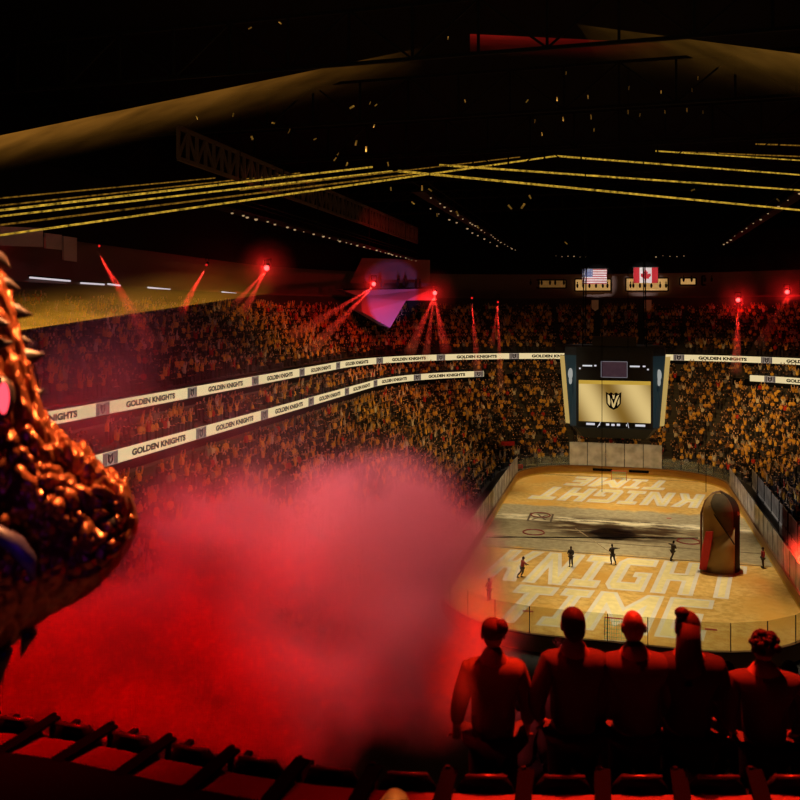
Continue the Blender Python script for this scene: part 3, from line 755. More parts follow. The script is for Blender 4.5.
for j in range(7):
    zz = .38+.43*j/6; w = .20*(1 if 1 <= j <= 4 else (.86 if j in (0, 5) else .60))
    for i in range(nb+1):
        t = -1+2*i/nb; vs.append((w*t, -.02-.06*j/6+.035*(1-t*t)*-1, zz))
for j in range(6):
    for i in range(nb): fs.append((j*(nb+1)+i, j*(nb+1)+i+1, (j+1)*(nb+1)+i+1, (j+1)*(nb+1)+i))
o = mb.add(vs, fs).build('backrest', M_ch, CH, True); o.modifiers.new('solid', 'SOLIDIFY').thickness = .03
MB().tube([(-.13, -.115, .815), (0, -.125, .822), (.13, -.115, .815)], .014, 8).build('top_edge', mat('chair_gloss_edge', (.03, .02, .02), .3, spec=.5), CH, True)
MB().box((0, .18, .42), (.40, .38, .06)).build('seat', M_ch, CH)
for s in (-.24,): 
    MB().bar((s, .02, .1), (s, .02, .62), .035, .05).build('stanchion', M_black, CH)
    MB().bar((s, -.02, .63), (s, .28, .63), .045, .03).build('armrest', M_black, CH)
    MB().bar((s+.02, .0, .80), (s-.10, -.52, .745), .10, .02).build('rear_strut', mat('strut_black', (.0015, .0015, .0015), .9, spec=.02), CH)
    MB().bar((s, -.02, .60), (s, -.0, .82), .03, .03).build('bracket', M_black, CH)
r = 3.0; first = True; chairs = []
while r > -4.6:
    c = CH if first else copy_tree(CH); first = False
    sl = (rowd(r+.05)-rowd(r-.05))/.1
    p = cam(r, rowd(r)+.06, ROWZ); c.location = p; c.rotation_euler = (0, 0, TH+math.atan(sl)); chairs.append((r, c))
    r -= .49/math.sqrt(1+sl*sl)
for i, (r, c) in enumerate(chairs):
    px = 400+FPX*r/rowd(r)
    c['label'] = ('black arena chair in the front row under the red smoke' if px < 470 else 'black arena chair with red-lit top edge behind the standing row of people')
    c['group'] = 'front row chairs under the smoke' if px < 470 else 'front row chairs behind the standing people'
# black low curved strip on the deck at the left
def low_strip():
    n = 30; rs = [-5+(4.85)*i/n for i in range(n+1)]; vs = []
    for i, r in enumerate(rs):
        d = rowd(r)
        for (o_, z) in ((-.36, DECKZ), (-.38, DECKZ+.03), (-1.25, DECKZ+.05), (-1.27, DECKZ)): vs.append(cam(r-.05, d+o_, z))
    fs = []
    for i in range(n):
        for k in range(4): fs.append((4*i+k, 4*i+(k+1) % 4, 4*i+4+(k+1) % 4, 4*i+4+k))
    fs += [(0, 1, 2, 3), (4*n, 4*n+3, 4*n+2, 4*n+1)]
    return MB().add(vs, fs)
tag(low_strip().build('black_strip', mat('strip_black', (.0025, .0025, .0025), .95, spec=.03)), 'wide low black strip curving over the deck behind the chairs under the dragon', 'cable ramp')
# ------------------------------------------------------------------ dragon sculpture
DD = 3.4
def dragon():
    top = [(-190, 60), (-140, 90), (-90, 130), (-45, 190), (-15, 240), (0, 262), (10, 285), (16, 312), (22, 338), (30, 362), (36, 384), (42, 404), (52, 422), (75, 443), (95, 455), (115, 472), (128, 488), (136, 506), (139, 520)]
    bot = [(-190, 800), (-140, 770), (-90, 720), (-45, 685), (0, 652), (20, 638), (48, 616), (75, 602), (100, 587), (118, 566), (130, 549), (137, 533), (139, 521)]
    def ip(t, x):
        for (a, b), (c, d) in zip(t, t[1:]):
            if a <= x <= c: return b+(d-b)*(x-a)/(c-a)
        return t[-1][1]
    T = thing('dragon_sculpture', 'bronze horned dragon head with glowing eye looming in front of the red smoke', 'sculpture', P(-60, 760, DD), 0)
    inv = Matrix.Translation(T.location).inverted()
    xs = [-190+i*4.0 for i in range(40)]+[-30+i*1.6 for i in range(103)]+[135.5, 137, 138.2, 139]
    n = 230; vs = []; fs = []
    for x in xs:
        t, b = ip(top, x), ip(bot, x); cy = (t+b)/2; hh = (b-t)/2
        hw = 36+(138-x)*.36; hw = min(hw, 105)*min(1, max(.02, math.sqrt(max(0, (139.5-x)/26.0))))
        for k in range(n):
            a = 2*math.pi*k/n; ca, sa = math.cos(a), math.sin(a)
            u = math.copysign(abs(ca)**.86, ca); v = math.copysign(abs(sa)**.86, sa)
            p = Vector((x, cy-v*hh, u*hw))
            w = p+Vector((noise.noise(p*.04)*7, noise.noise(p*.04+Vector((9, 1, 4)))*7, 0))
            d1 = noise.voronoi(w*.062)[0]; d2 = noise.voronoi(w*.13+Vector((3, 7, 1)))[0]
            bump = (.42-d1[0])*17+min(.35, d1[1]-d1[0])*10+(.45-d2[0])*5+noise.noise(p*.024)*13+noise.noise(p*.05)*5-3
            k2 = 1 if v > -.35 else max(.25, 1-(-.35-v)*1.6)
            k2 *= min(1, (140.5-x)/16)
            nrm = Vector((0, -v/max(hh, 6), u/max(hw, 6))).normalized()
            p2 = p+nrm*bump*k2*.85
            vs.append(inv @ P(p2.x, p2.y, DD+p2.z*DD/FPX))
    m = len(xs)
    for j in range(m-1):
        for k in range(n): fs.append((j*n+k, j*n+(k+1) % n, (j+1)*n+(k+1) % n, (j+1)*n+k))
    fs += [tuple(range(n)), tuple(range((m-1)*n, m*n))[::-1]]
    MD = mat('dark_bronze_scales', (.26, .075, .028), .34, .7, vary=.75, scale=22, bump=.6, spec=.6)
    MB().add(vs, fs).build('head', MD, T, True)
    MH = mat('horn_black', (.02, .014, .014), .4, spec=.4)
    def spike(bx, by, tx, ty, w, z0=0, z1=0, nm='spike'):
        b = P(bx, by, DD+z0*DD/FPX); t = P(tx, ty, DD+z1*DD/FPX); mid = b.lerp(t, .5)+Vector((0, 0, .008))
        k = DD/FPX
        MB().tube([inv @ b, inv @ b.lerp(mid, .5), inv @ mid, inv @ (b.lerp(t, .8)), inv @ t], [w*k, w*.85*k, w*.58*k, w*.24*k, .001], 12).build(nm, MH, T, True)
    for a in ((2, 312, 34, 315, 13), (12, 364, 46, 353, 17), (-2, 284, 21, 289, 10), (-8, 258, 12, 268, 11), (26, 402, 45, 389, 10), (-40, 250, -8, 215, 15), (-70, 200, -36, 150, 17), (6, 338, 35, 343, 8)):
        spike(*a, -14, -10)
    for a in ((-22, 322, 10, 324, 13), (-24, 350, 14, 342, 14), (-30, 300, 0, 296, 12)):
        spike(*a, -72, -84)
    for a in ((30, 632, 20, 660, 7), (4, 650, -2, 690, 8), (-30, 675, -36, 715, 9)): spike(*a, -20, -18, 'chin_spike')
    q = inv @ P(0, 398, DD-80*DD/FPX)
    MB().ell(q, (.055, .05, .085), 16, 10).build('eye_socket', MH, T, True)
    q = inv @ P(3.5, 398, DD-102*DD/FPX)
    MB().ell(q, (.018, .022, .058), 12, 8).build('eye', emis('eye_pink', (1, .06, .09), 2.2), T, True)
    MB().ell(inv @ P(108, 520, DD-34*DD/FPX), (.05, .03, .03), 14, 10, Matrix.Rotation(.6, 3, 'Y')).build('nostril', MH, T, True)
    lip = [(-40, 528, -112), (-5, 532, -112), (16, 544, -106), (28, 560, -100), (34, 580, -92)]
    MB().tube([inv @ P(x, y, DD+z*DD/FPX) for x, y, z in lip], [.02, .03, .034, .03, .008], 12).build('lip', mat('lip_gloss', (.03, .02, .04), .45, spec=.4), T, True)
dragon()
# ------------------------------------------------------------------ crowd
SHIRTS = [('gold', (.62, .33, .05)), ('gold', (.72, .42, .08)), ('gold', (.50, .25, .04)), ('white', (.62, .56, .48)), ('grey', (.22, .20, .20)), ('black', (.022, .02, .02)), ('black', (.03, .025, .03)), ('black', (.018, .016, .018)), ('black', (.012, .011, .012)), ('black', (.02, .015, .012)), ('red', (.45, .03, .02)), ('brown', (.16, .07, .03)), ('dark', (.05, .03, .025))]
ICO = []
g_ = (1+5**.5)/2
for a in ((-1, g_, 0), (1, g_, 0), (-1, -g_, 0), (1, -g_, 0), (0, -1, g_), (0, 1, g_), (0, -1, -g_), (0, 1, -g_), (g_, 0, -1), (g_, 0, 1), (-g_, 0, -1), (-g_, 0, 1)):
    v = Vector(a).normalized(); ICO.append(v)
ICF = [(0,11,5),(0,5,1),(0,1,7),(0,7,10),(0,10,11),(1,5,9),(5,11,4),(11,10,2),(10,7,6),(7,1,8),(3,9,4),(3,4,2),(3,2,6),(3,6,8),(3,8,9),(4,9,5),(2,4,11),(6,2,10),(8,6,7),(9,8,1)]
def fan_mesh(pose, sh, leg, skin, hair):
    """local: faces +Y, feet at z=0. returns verts, faces, colours per face"""
    V = []; F = []; C = []
    def put(vs, fs, c): 
        k = len(V); V.extend(vs); F.extend([tuple(i+k for i in f) for f in fs]); C.extend([c]*len(fs))
    def frus(a, b, wa, da, wb, db, c):
        vs = [(a[0]-wa, a[1]-da, a[2]), (a[0]+wa, a[1]-da, a[2]), (a[0]+wa, a[1]+da, a[2]), (a[0]-wa, a[1]+da, a[2]),
              (b[0]-wb, b[1]-db, b[2]), (b[0]+wb, b[1]-db, b[2]), (b[0]+wb, b[1]+db, b[2]), (b[0]-wb, b[1]+db, b[2])]
        put(vs, [(3, 2, 1, 0), (4, 5, 6, 7), (0, 1, 5, 4), (1, 2, 6, 5), (2, 3, 7, 6), (3, 0, 4, 7)], c)
    seated = pose == 0
    z = .45 if seated else .82
    if seated:
        frus((0, .40, .0), (0, .40, .48), .14, .06, .14, .07, leg); frus((0, .18, .40), (0, .18, .56), .17, .26, .16, .24, leg)
    else: frus((0, 0, 0), (0, 0, .86), .12, .07, .16, .10, leg)
    frus((0, 0, z), (0, 0, z+.30), .15, .10, .19, .12, sh); frus((0, 0, z+.30), (0, 0, z+.56), .19, .12, .12, .08, sh)
    hz = z+.70
    put([(v.x*.095, .02+v.y*.11, hz+v.z*.125) for v in ICO], ICF, skin)
    put([(v.x*.10, -.012+v.y*.11, hz+.035+v.z*.112) for v in ICO], ICF, hair)
    for s in (-1, 1):
        if pose == 2 or (pose == 3 and s > 0):
            frus((s*.20, .03, z+.48), (s*.27, .08, z+.80), .055, .055, .045, .045, sh); frus((s*.27, .08, z+.80), (s*.22, .12, z+1.06), .045, .045, .04, .04, skin)
        else:
            frus((s*.22, .08, z+.16), (s*.20, .0, z+.50), .05, .06, .06, .06, sh); frus((s*.12, .27, z+.14), (s*.22, .08, z+.20), .045, .05, .05, .05, skin)
    return V, F, C
M_crowd, n_, o_ = nt('crowd_clothing')
at_ = n_.nodes.new('ShaderNodeAttribute'); at_.attribute_name = 'cloth'
b_ = n_.nodes.new('ShaderNodeBsdfPrincipled'); b_.inputs['Roughness'].default_value = .75; b_.inputs['Specular IOR Level'].default_value = .15
n_.links.new(at_.outputs['Color'], b_.inputs['Base Color']); n_.links.new(b_.outputs[0], o_.inputs[0])
def color_mesh(me, cols):
    a = me.attributes.new('cloth', 'FLOAT_COLOR', 'FACE')
    flat = []
    for c in cols: flat += [c[0], c[1], c[2], 1.0]
    a.data.foreach_set('color', flat)
SKINS = [(.50, .30, .21), (.40, .22, .14), (.56, .36, .27), (.22, .11, .07)]
HAIRS = [(.02, .014, .01), (.05, .025, .012), (.16, .09, .04), (.012, .012, .012), (.35, .2, .05)]
rng = random.Random(11)
seats = []
def in_view(p, m):
    q = proj(p)
    return q and -m < q[0] < 800+m and 150 < q[1] < 900
for rows, nm, gap in ((LOW, 'lower', 0), (CLUB, 'club', 0), (UPP, 'upper', 0)):
    for ri, (s, z) in enumerate(rows):
        pts = u_path(s+.45, 34, 84, .56)
        L = 0
        for k, (x, y, nx, ny) in enumerate(pts):
            # aisles: fixed stations along the side, fixed angles round the corners
            if abs(nx) > .999:
                if (y+3) % 13.0 < 1.25: continue
            elif abs(ny) > .999:
                if abs(abs(x)-3.9) < .6: continue
            else:
                a = math.degrees(math.atan2(-ny, -nx)); 
                if abs(((a-0) % 18)-9) < 1.5*14/(8.5+s)*1.2: continue
            if (nm == 'lower' and ri > 17 and not (y > 124 and -20 < x < 18)) or (nm == 'club' and ri > 1) or (nm == 'upper' and ri > 11): continue
            if rng.random() < .05: continue
            p = (x+rng.uniform(-.06, .06), y+rng.uniform(-.06, .06), z)
            if not in_view(p, 130): continue
            seats.append((p, nx, ny, nm))
print('SEATS', len(seats))
variants = []
for i in range(64):
    nm, sh = rng.choice(SHIRTS); pose = rng.choice((0, 0, 1, 1, 1, 2, 3))
    variants.append((nm, pose, fan_mesh(pose, sh, rng.choice(((.02, .02, .03), (.05, .05, .08), (.03, .025, .02))), rng.choice(SKINS), rng.choice(HAIRS))))
def seen(p):
    q = proj(p)
    if not q or not (4 < q[0] < 796): return None
    if q[0] < 60+max(0, (q[1]-400)*.9): return None                      # behind the dragon
    if q[0] < 520 and q[1] > 425: return None                            # behind the smoke
    if q[1] > 590: return None
    return q[2]
cand = sorted([(seen(s[0]), i) for i, s in enumerate(seats) if seen(s[0])])
solo = set(i for _, i in cand[:300])
BV = []; BF = []; BC = []
fan_me = {}
sect = {'lower': 'lower stand', 'club': 'rows between the ribbons', 'upper': 'upper stand'}
posew = {0: 'sitting', 1: 'standing', 2: 'with both arms raised', 3: 'with one arm raised'}
for i, (p, nx, ny, sec) in enumerate(seats):
    vi = rng.randrange(64); nm, pose, (V, F, C) = variants[vi]
    rot = math.atan2(-nx, ny)+rng.uniform(-.4, .4); k = rng.uniform(.93, 1.07)
    ca, sa = math.cos(rot)*k, math.sin(rot)*k
    if i in solo:
        if vi not in fan_me:
            me = bpy.data.meshes.new('spectator'); me.from_pydata(V, [], F); color_mesh(me, C); me.materials.append(M_crowd); fan_me[vi] = me
        o = bpy.data.objects.new('spectator', fan_me[vi]); COL.objects.link(o); o.location = p; o.rotation_euler = (0, 0, rot); o.scale = (k, k, k)
        side = 'left' if p[0] < -18 else ('right' if p[0] > 12 else 'far')
        tag(o, 'spectator in %s top %s in the %s %s' % (nm, posew[pose], side, sect[sec]), 'spectator', 'spectators in the %s %s' % (side, sect[sec]))
    else:
        b0 = len(BV)
        BV.extend([(p[0]+x*ca-y*sa, p[1]+x*sa+y*ca, p[2]+z*k) for x, y, z in V]); BF.extend([tuple(j+b0 for j in f) for f in F]); BC.extend(C)
me = bpy.data.meshes.new('crowd'); me.from_pydata(BV, [], BF); color_mesh(me, BC); me.materials.append(M_crowd)
o = bpy.data.objects.new('crowd', me); COL.objects.link(o)
tag(o, 'packed crowd in gold, black and red filling the stands all round the rink', 'crowd', None, 'stuff')
# ------------------------------------------------------------------ red moving-head lamps and their beams in the haze
def beam_mat(name, dens, col):
    m, n, o = nt(name); v = n.nodes.new('ShaderNodeVolumeScatter'); v.inputs['Color'].default_value = (*col, 1); v.inputs['Density'].default_value = dens
    n.links.new(v.outputs[0], o.inputs['Volume']); MATS[name] = m; return m
HZB = beam_mat('beam_haze', .10, (1, .9, .9))
M_bulb = emis('red_bulb', (1, .075, .07), 4.5); M_bulbd = emis('red_bulb_dim', (1, .02, .02), .7)
def ball_haze():
    m, n, o = nt('glow_haze'); L = n.links.new
    tc = n.nodes.new('ShaderNodeTexCoord'); a = n.nodes.new('ShaderNodeVectorMath'); a.operation = 'SUBTRACT'; L(tc.outputs['Generated'], a.inputs[0]); a.inputs[1].default_value = (.5, .5, .5)
    b = n.nodes.new('ShaderNodeVectorMath'); b.operation = 'LENGTH'; L(a.outputs[0], b.inputs[0])
    r = n.nodes.new('ShaderNodeMapRange'); r.interpolation_type = 'SMOOTHSTEP'; L(b.outputs['Value'], r.inputs[0]); r.inputs[1].default_value = .5; r.inputs[2].default_value = .0; r.inputs[3].default_value = 0; r.inputs[4].default_value = .07
    v = n.nodes.new('ShaderNodeVolumeScatter'); v.inputs['Color'].default_value = (1, .9, .9, 1); L(r.outputs[0], v.inputs['Density']); L(v.outputs[0], o.inputs['Volume']); return m
HZG = ball_haze()
def lamp(px, py, d, label, beams, big=1.0, hot=True):
    p = P(px, py, d)
    T = thing('stage_lamp', label, 'stage lamp', p+Vector((0, 0, .9)), 0)
    k = d/130*big
    MB().box((0, .1, .35), (.9*k, .5*k, .18*k)).build('base', M_black, T)
    for s in (-1, 1): MB().box((s*.42*k, .1, -.15), (.1*k, .25*k, 1.0*k)).build('yoke_arm', M_black, T)
    MB().tube([(0, .55*k, -.6), (0, -.05, -.85)], [.36*k, .40*k], 14).build('lamp_head', M_black, T, True)
    MB().ell((0, -.12, -.9), (.32*k, .24*k, .32*k), 14, 10).build('lens', M_bulb if hot else M_bulbd, T, True)
    if hot:
        point('lamp_glow', p+Vector((0, -.9, 0)), 420*k*k, (1, .012, .012), .15)
        tag(MB().ell(p, (4.2*k, 4.2*k, 4.2*k), 20, 14).build('haze_glow', HZG, None, True), 'red lit haze around the %s' % label.split(',')[0], 'haze', None, 'stuff')
    for bi, (ex, ey, ed, pw, r1) in enumerate(beams):
        a = p+Vector((0, -.5, -.5)); b = P(ex, ey, ed)
        L = (b-a).length; r0 = .22
        spot('beam_lamp', a, b, pw*L*L, (1, .03, .02), 2*math.degrees(math.atan(r1/L))*1.05, .25, .05)
        bm_ = MB().tube([a+(b-a)*.005, b], [r0*.4, r1], 16)
        tag(bm_.build('haze_beam', HZB), '%s red light beam from the %s' % (['widest', 'second', 'third'][bi], label.split(',')[0].replace('red stage lamp', 'lamp')), 'light beam', None, 'stuff')
lamp(3, 231, 76, 'pinkish red stage lamp at the far left edge, below the gold lines', [])
lamp(100, 246, 80, 'red stage lamp left of the pale balcony lights, first with a beam', [(152, 345, 72, 260, .75)], .6, False)
lamp(207, 265, 100, 'red stage lamp second from the left, beam crossing down left', [(160, 350, 84, 220, .9)], .6, False)
lamp(267, 268, 118, 'brightest red stage lamp alone above the left upper stand', [(232, 335, 100, 160, .9), (196, 345, 96, 120, .9)], 1.3)
lamp(374, 284, 126, 'red stage lamp above the violet lounge wedge, left of its two', [(305, 356, 108, 160, 1.0), (270, 350, 106, 140, 1.0)], 1.0)
lamp(435, 293, 130, 'red stage lamp at the right tip of the violet lounge wedge', [(446, 352, 122, 200, .9), (410, 352, 118, 160, .9), (425, 362, 118, 140, .7)], 1.0)
lamp(472, 298, 140, 'dim red stage lamp right of the violet wedge', [(478, 372, 128, 200, .7)], .5, False)
lamp(498, 302, 142, 'dim red stage lamp right of the violet wedge, nearest the scoreboard', [(501, 392, 128, 200, .6), (492, 345, 134, 160, .5)], .5, False)
lamp(738, 300, 138, 'red stage lamp over the far right stand, left of the pair', [(736, 372, 124, 260, .9)], 1.0)
lamp(787, 292, 138, 'red stage lamp over the far right stand, right of the pair', [(790, 360, 126, 200, .9), (760, 345, 126, 90, .9)], 1.0)
# ------------------------------------------------------------------ gold laser lines
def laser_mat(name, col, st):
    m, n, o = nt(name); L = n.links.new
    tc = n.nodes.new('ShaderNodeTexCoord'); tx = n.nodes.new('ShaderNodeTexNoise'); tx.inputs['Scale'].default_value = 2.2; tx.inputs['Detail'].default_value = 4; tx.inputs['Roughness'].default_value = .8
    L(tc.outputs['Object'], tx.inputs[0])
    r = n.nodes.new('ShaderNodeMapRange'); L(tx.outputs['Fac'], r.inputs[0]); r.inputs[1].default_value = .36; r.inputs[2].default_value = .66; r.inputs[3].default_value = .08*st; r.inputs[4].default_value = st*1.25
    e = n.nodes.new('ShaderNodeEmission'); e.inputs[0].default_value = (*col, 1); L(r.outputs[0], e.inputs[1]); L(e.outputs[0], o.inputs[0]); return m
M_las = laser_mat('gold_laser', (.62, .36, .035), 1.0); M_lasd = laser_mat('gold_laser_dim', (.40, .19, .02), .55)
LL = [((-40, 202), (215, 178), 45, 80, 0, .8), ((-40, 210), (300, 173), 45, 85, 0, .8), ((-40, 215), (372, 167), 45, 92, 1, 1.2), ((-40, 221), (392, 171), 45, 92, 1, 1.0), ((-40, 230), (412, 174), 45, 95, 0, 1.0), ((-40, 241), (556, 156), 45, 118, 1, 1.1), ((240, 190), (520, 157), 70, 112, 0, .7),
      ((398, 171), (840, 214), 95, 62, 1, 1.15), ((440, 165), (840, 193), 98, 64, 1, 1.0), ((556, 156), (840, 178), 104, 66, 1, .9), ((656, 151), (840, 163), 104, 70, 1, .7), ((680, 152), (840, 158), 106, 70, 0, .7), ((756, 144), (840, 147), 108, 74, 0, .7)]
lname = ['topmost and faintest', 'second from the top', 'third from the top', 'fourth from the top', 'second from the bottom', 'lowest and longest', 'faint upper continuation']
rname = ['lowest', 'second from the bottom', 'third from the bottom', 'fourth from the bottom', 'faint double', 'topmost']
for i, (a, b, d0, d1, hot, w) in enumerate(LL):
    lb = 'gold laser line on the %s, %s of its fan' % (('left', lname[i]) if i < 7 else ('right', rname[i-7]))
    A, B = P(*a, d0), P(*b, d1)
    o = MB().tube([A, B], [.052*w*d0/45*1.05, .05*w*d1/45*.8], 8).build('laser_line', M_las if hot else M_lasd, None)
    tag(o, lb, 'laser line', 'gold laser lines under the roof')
# gold laser sheets in haze, seen nearly edge on
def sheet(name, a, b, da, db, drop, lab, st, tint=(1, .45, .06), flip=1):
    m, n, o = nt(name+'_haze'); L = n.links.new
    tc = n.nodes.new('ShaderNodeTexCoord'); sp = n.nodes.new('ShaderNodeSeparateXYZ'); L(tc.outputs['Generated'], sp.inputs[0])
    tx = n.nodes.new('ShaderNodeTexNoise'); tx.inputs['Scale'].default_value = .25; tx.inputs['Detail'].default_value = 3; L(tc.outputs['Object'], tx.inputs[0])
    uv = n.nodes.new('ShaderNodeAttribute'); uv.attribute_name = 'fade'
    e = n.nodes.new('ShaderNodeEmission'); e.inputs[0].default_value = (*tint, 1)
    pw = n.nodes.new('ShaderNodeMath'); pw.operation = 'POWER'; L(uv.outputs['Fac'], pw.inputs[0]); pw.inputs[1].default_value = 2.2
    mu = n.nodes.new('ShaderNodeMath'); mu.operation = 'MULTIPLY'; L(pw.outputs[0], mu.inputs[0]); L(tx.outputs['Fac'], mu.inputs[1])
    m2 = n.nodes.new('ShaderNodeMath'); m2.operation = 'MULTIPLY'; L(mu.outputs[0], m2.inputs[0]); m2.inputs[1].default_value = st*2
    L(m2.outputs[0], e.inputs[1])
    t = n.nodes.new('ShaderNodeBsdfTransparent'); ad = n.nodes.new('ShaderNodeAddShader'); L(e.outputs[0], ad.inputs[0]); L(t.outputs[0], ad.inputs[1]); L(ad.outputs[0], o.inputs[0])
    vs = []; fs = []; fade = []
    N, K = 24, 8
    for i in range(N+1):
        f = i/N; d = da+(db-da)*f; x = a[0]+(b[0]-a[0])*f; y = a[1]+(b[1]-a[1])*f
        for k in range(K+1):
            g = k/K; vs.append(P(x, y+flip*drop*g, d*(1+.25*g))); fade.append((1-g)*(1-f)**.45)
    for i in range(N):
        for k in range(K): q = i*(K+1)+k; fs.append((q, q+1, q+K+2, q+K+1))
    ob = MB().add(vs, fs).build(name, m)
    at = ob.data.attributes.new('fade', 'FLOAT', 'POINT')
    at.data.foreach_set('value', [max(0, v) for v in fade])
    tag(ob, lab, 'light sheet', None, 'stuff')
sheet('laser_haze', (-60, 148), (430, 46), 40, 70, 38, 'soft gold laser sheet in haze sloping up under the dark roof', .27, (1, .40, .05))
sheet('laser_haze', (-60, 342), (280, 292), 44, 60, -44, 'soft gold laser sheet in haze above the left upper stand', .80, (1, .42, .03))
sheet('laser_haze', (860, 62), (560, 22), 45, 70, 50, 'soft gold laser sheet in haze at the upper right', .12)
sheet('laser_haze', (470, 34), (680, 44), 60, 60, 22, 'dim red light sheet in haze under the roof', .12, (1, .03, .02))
# ------------------------------------------------------------------ roof steelwork
def truss(name, a, b, h, n, label, m, group=None, w=.22):
    a = Vector(a); b = Vector(b); T = thing(name, label, 'roof truss', a, 0, group); d = b-a; up = Vector((0, 0, h))
    MB().bar((0, 0, 0), d, w).build('bottom_chord', m, T); MB().bar(up, d+up, w).build('top_chord', m, T)
    mb = MB()
    for i in range(n):
        p = d*(i/n); q = d*((i+1)/n); mb.bar(p, p+up, w*.8); mb.bar(p+up if i % 2 else p, q if i % 2 else q+up, w*.6)
    mb.bar(d, d+up, w*.8); mb.build('web', m, T)
M_truss = mat('truss_lit_tone', (.09, .06, .05), .7, spec=.1); M_trd = mat('truss_dark', (.008, .006, .006), .8, spec=.1)  # faint light on the long truss is put into its paler colour
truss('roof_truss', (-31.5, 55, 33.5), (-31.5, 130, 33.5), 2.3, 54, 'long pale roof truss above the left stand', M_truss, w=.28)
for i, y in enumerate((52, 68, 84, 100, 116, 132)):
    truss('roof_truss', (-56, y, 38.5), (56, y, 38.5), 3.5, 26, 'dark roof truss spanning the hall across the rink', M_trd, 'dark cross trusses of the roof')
def walkway(x, z, y0, y1, label):
    T = thing('catwalk', label, 'catwalk', (x, y0, z))
    MB().box((0, (y1-y0)/2, 0), (1.2, y1-y0, .15)).build('deck', M_trd, T)
    for s in (-.6, .6): MB().bar((s, 0, 1.0), (s, y1-y0, 1.0), .07).build('handrail', M_trd, T)
    for i in range(7): MB().bar((0, (y1-y0)*(i+.5)/7, 0), (0, (y1-y0)*(i+.5)/7, 46.0-z), .06).build('hanger_rod', M_trd, T)
walkway(-31.2, 30.6, 60, 126, 'dark catwalk with small lamps above the left stand')
walkway(-18.4, 33.6, 76, 148, 'dark catwalk with small lamps left of the scoreboard')
walkway(17.0, 33.6, 80, 146, 'dark catwalk with small lamps right of the scoreboard')
M_dot = emis('small_lamp_glow', (.62, .40, .20), .6)
LP = thing('small_lamp', 'x', 'lamp', (0, 0, 0))
MB().tube([(0, 0, .28), (0, 0, .05)], [.10, .16], 8).build('lamp_shade', M_black, LP)
MB().ell((0, 0, 0), (.15, .15, .10), 8, 6).build('bulb', M_dot, LP, True)
rr = random.Random(3); first = True
def small_lamp(p, lab, grp):
    global first
    c = LP if first else copy_tree(LP); first = False
    c.location = p; tag(c, lab, 'lamp', grp); q_ = rr.uniform(.4, 1.1); c.scale = (q_, q_, q_)
for (x, z, y0, y1, st, lab) in ((-30.5, 30.35, 62, 125, 1.9, 'tiny warm lamp under the catwalk above the left stand'), (-17.7, 33.3, 78, 146, 2.9, 'tiny warm lamp under the catwalk left of the scoreboard'), (16.2, 33.3, 84, 144, 4.6, 'tiny warm lamp under the catwalk right of the scoreboard'), (-19.4, 33.3, 86, 140, 5.2, 'tiny warm lamp under the catwalk left of the scoreboard')):
    y = y0
    while y < y1:
        small_lamp((x+rr.uniform(-.2, .2), y, z-.1), lab, lab.replace('tiny warm lamp', 'small lamps')); y += st*rr.uniform(.6, 1.5)
for px in list(range(526, 592, 6))+list(range(656, 776, 7)):
    k_ = (px-400)/FPX; small_lamp(P(px, 257-rr.uniform(0, 1.5), 157.0/(sT*k_+cT)), 'tiny pale lamp in the row along the far bulkhead', 'small lamps along the far bulkhead')
# ------------------------------------------------------------------ gold confetti in the air
M_conf = mat('gold_foil', (.75, .50, .14), .35, .3, emit=None)
cf = [(352, 107, 2.0), (370, 103, 1.2), (376, 105, 1.2), (374, 126, 1.3), (289, 131, 1.8), (273, 123, 1.5), (252, 138, 1.6), (315, 139, 1.3), (356, 143, 1.8), (366, 149, 1.8), (338, 154, 1.3), (335, 159, 1.5), (347, 164, 1.4), (388, 164, 1.6), (391, 189, 1.5), (413, 203, 1.4), (422, 188, 1.8), (430, 190, 1.6), (437, 215, 1.2), (457, 213, 1.9), (510, 207, 2.0), (523, 206, 2.2), (478, 227, 1.4), (465, 101, 1.2), (527, 101, 1.3), (233, 115, 1.4), (252, 138, 1.5), (197, 118, 1.2), (778, 200, 1.4), (693, 190, 1.5), (530, 197, 1.8), (535, 121, 1.3), (563, 119, 1.5), (591, 117, 1.6), (542, 134, 1.2), (594, 130, 1.2), (661, 92, 1.2), (687, 110, 1.6), (692, 90, 1.4), (665, 112, 1.3), (640, 115, 1.2), (557, 99, 1.4), (588, 97, 1.4), (698, 78, 1.3), (629, 88, 1.4), (628, 112, 1.5), (703, 112, 1.2), (566, 243, 1.2), (250, 28, 1.4), (280, 23, 1.2), (448, 38, 1.2), (566, 73, 1.2)]
base = MB().add([(-.5, 0, -1), (.5, .12, -1), (.5, .25, 0), (.5, .1, 1), (-.5, 0, 1), (-.5, .15, 0), (-.5, .02, -1), (.5, .14, -1), (.5, .27, 0), (.5, .12, 1), (-.5, .02, 1), (-.5, .17, 0)],
                [(0, 1, 2, 5), (5, 2, 3, 4), (6, 11, 8, 7), (11, 10, 9, 8), (0, 6, 7, 1), (3, 9, 10, 4), (1, 7, 8, 2), (2, 8, 9, 3), (4, 10, 11, 5), (5, 11, 6, 0)])
c0 = None
for (px, py, s) in cf:
    d = rr.uniform(22, 40)
    if c0 is None: c0 = base.build('confetti', M_conf); c = c0
    else: c = c0.copy(); COL.objects.link(c)
    c.location = P(px, py, d); k = s*d/FPX*.95
    vert = px > 530 and py < 140
    c.scale = (k*(.6 if vert else 1), k, k*1.5); c.rotation_euler = (rr.uniform(-.4, .4), 0 if vert else rr.uniform(-1.3, 1.3), rr.uniform(-.6, .6))
    sec = 'left of the scoreboard' if px < 530 else 'above the scoreboard and flags'
    tag(c, 'gold confetti flake falling in the dark air %s' % sec, 'confetti', 'confetti falling %s' % sec)
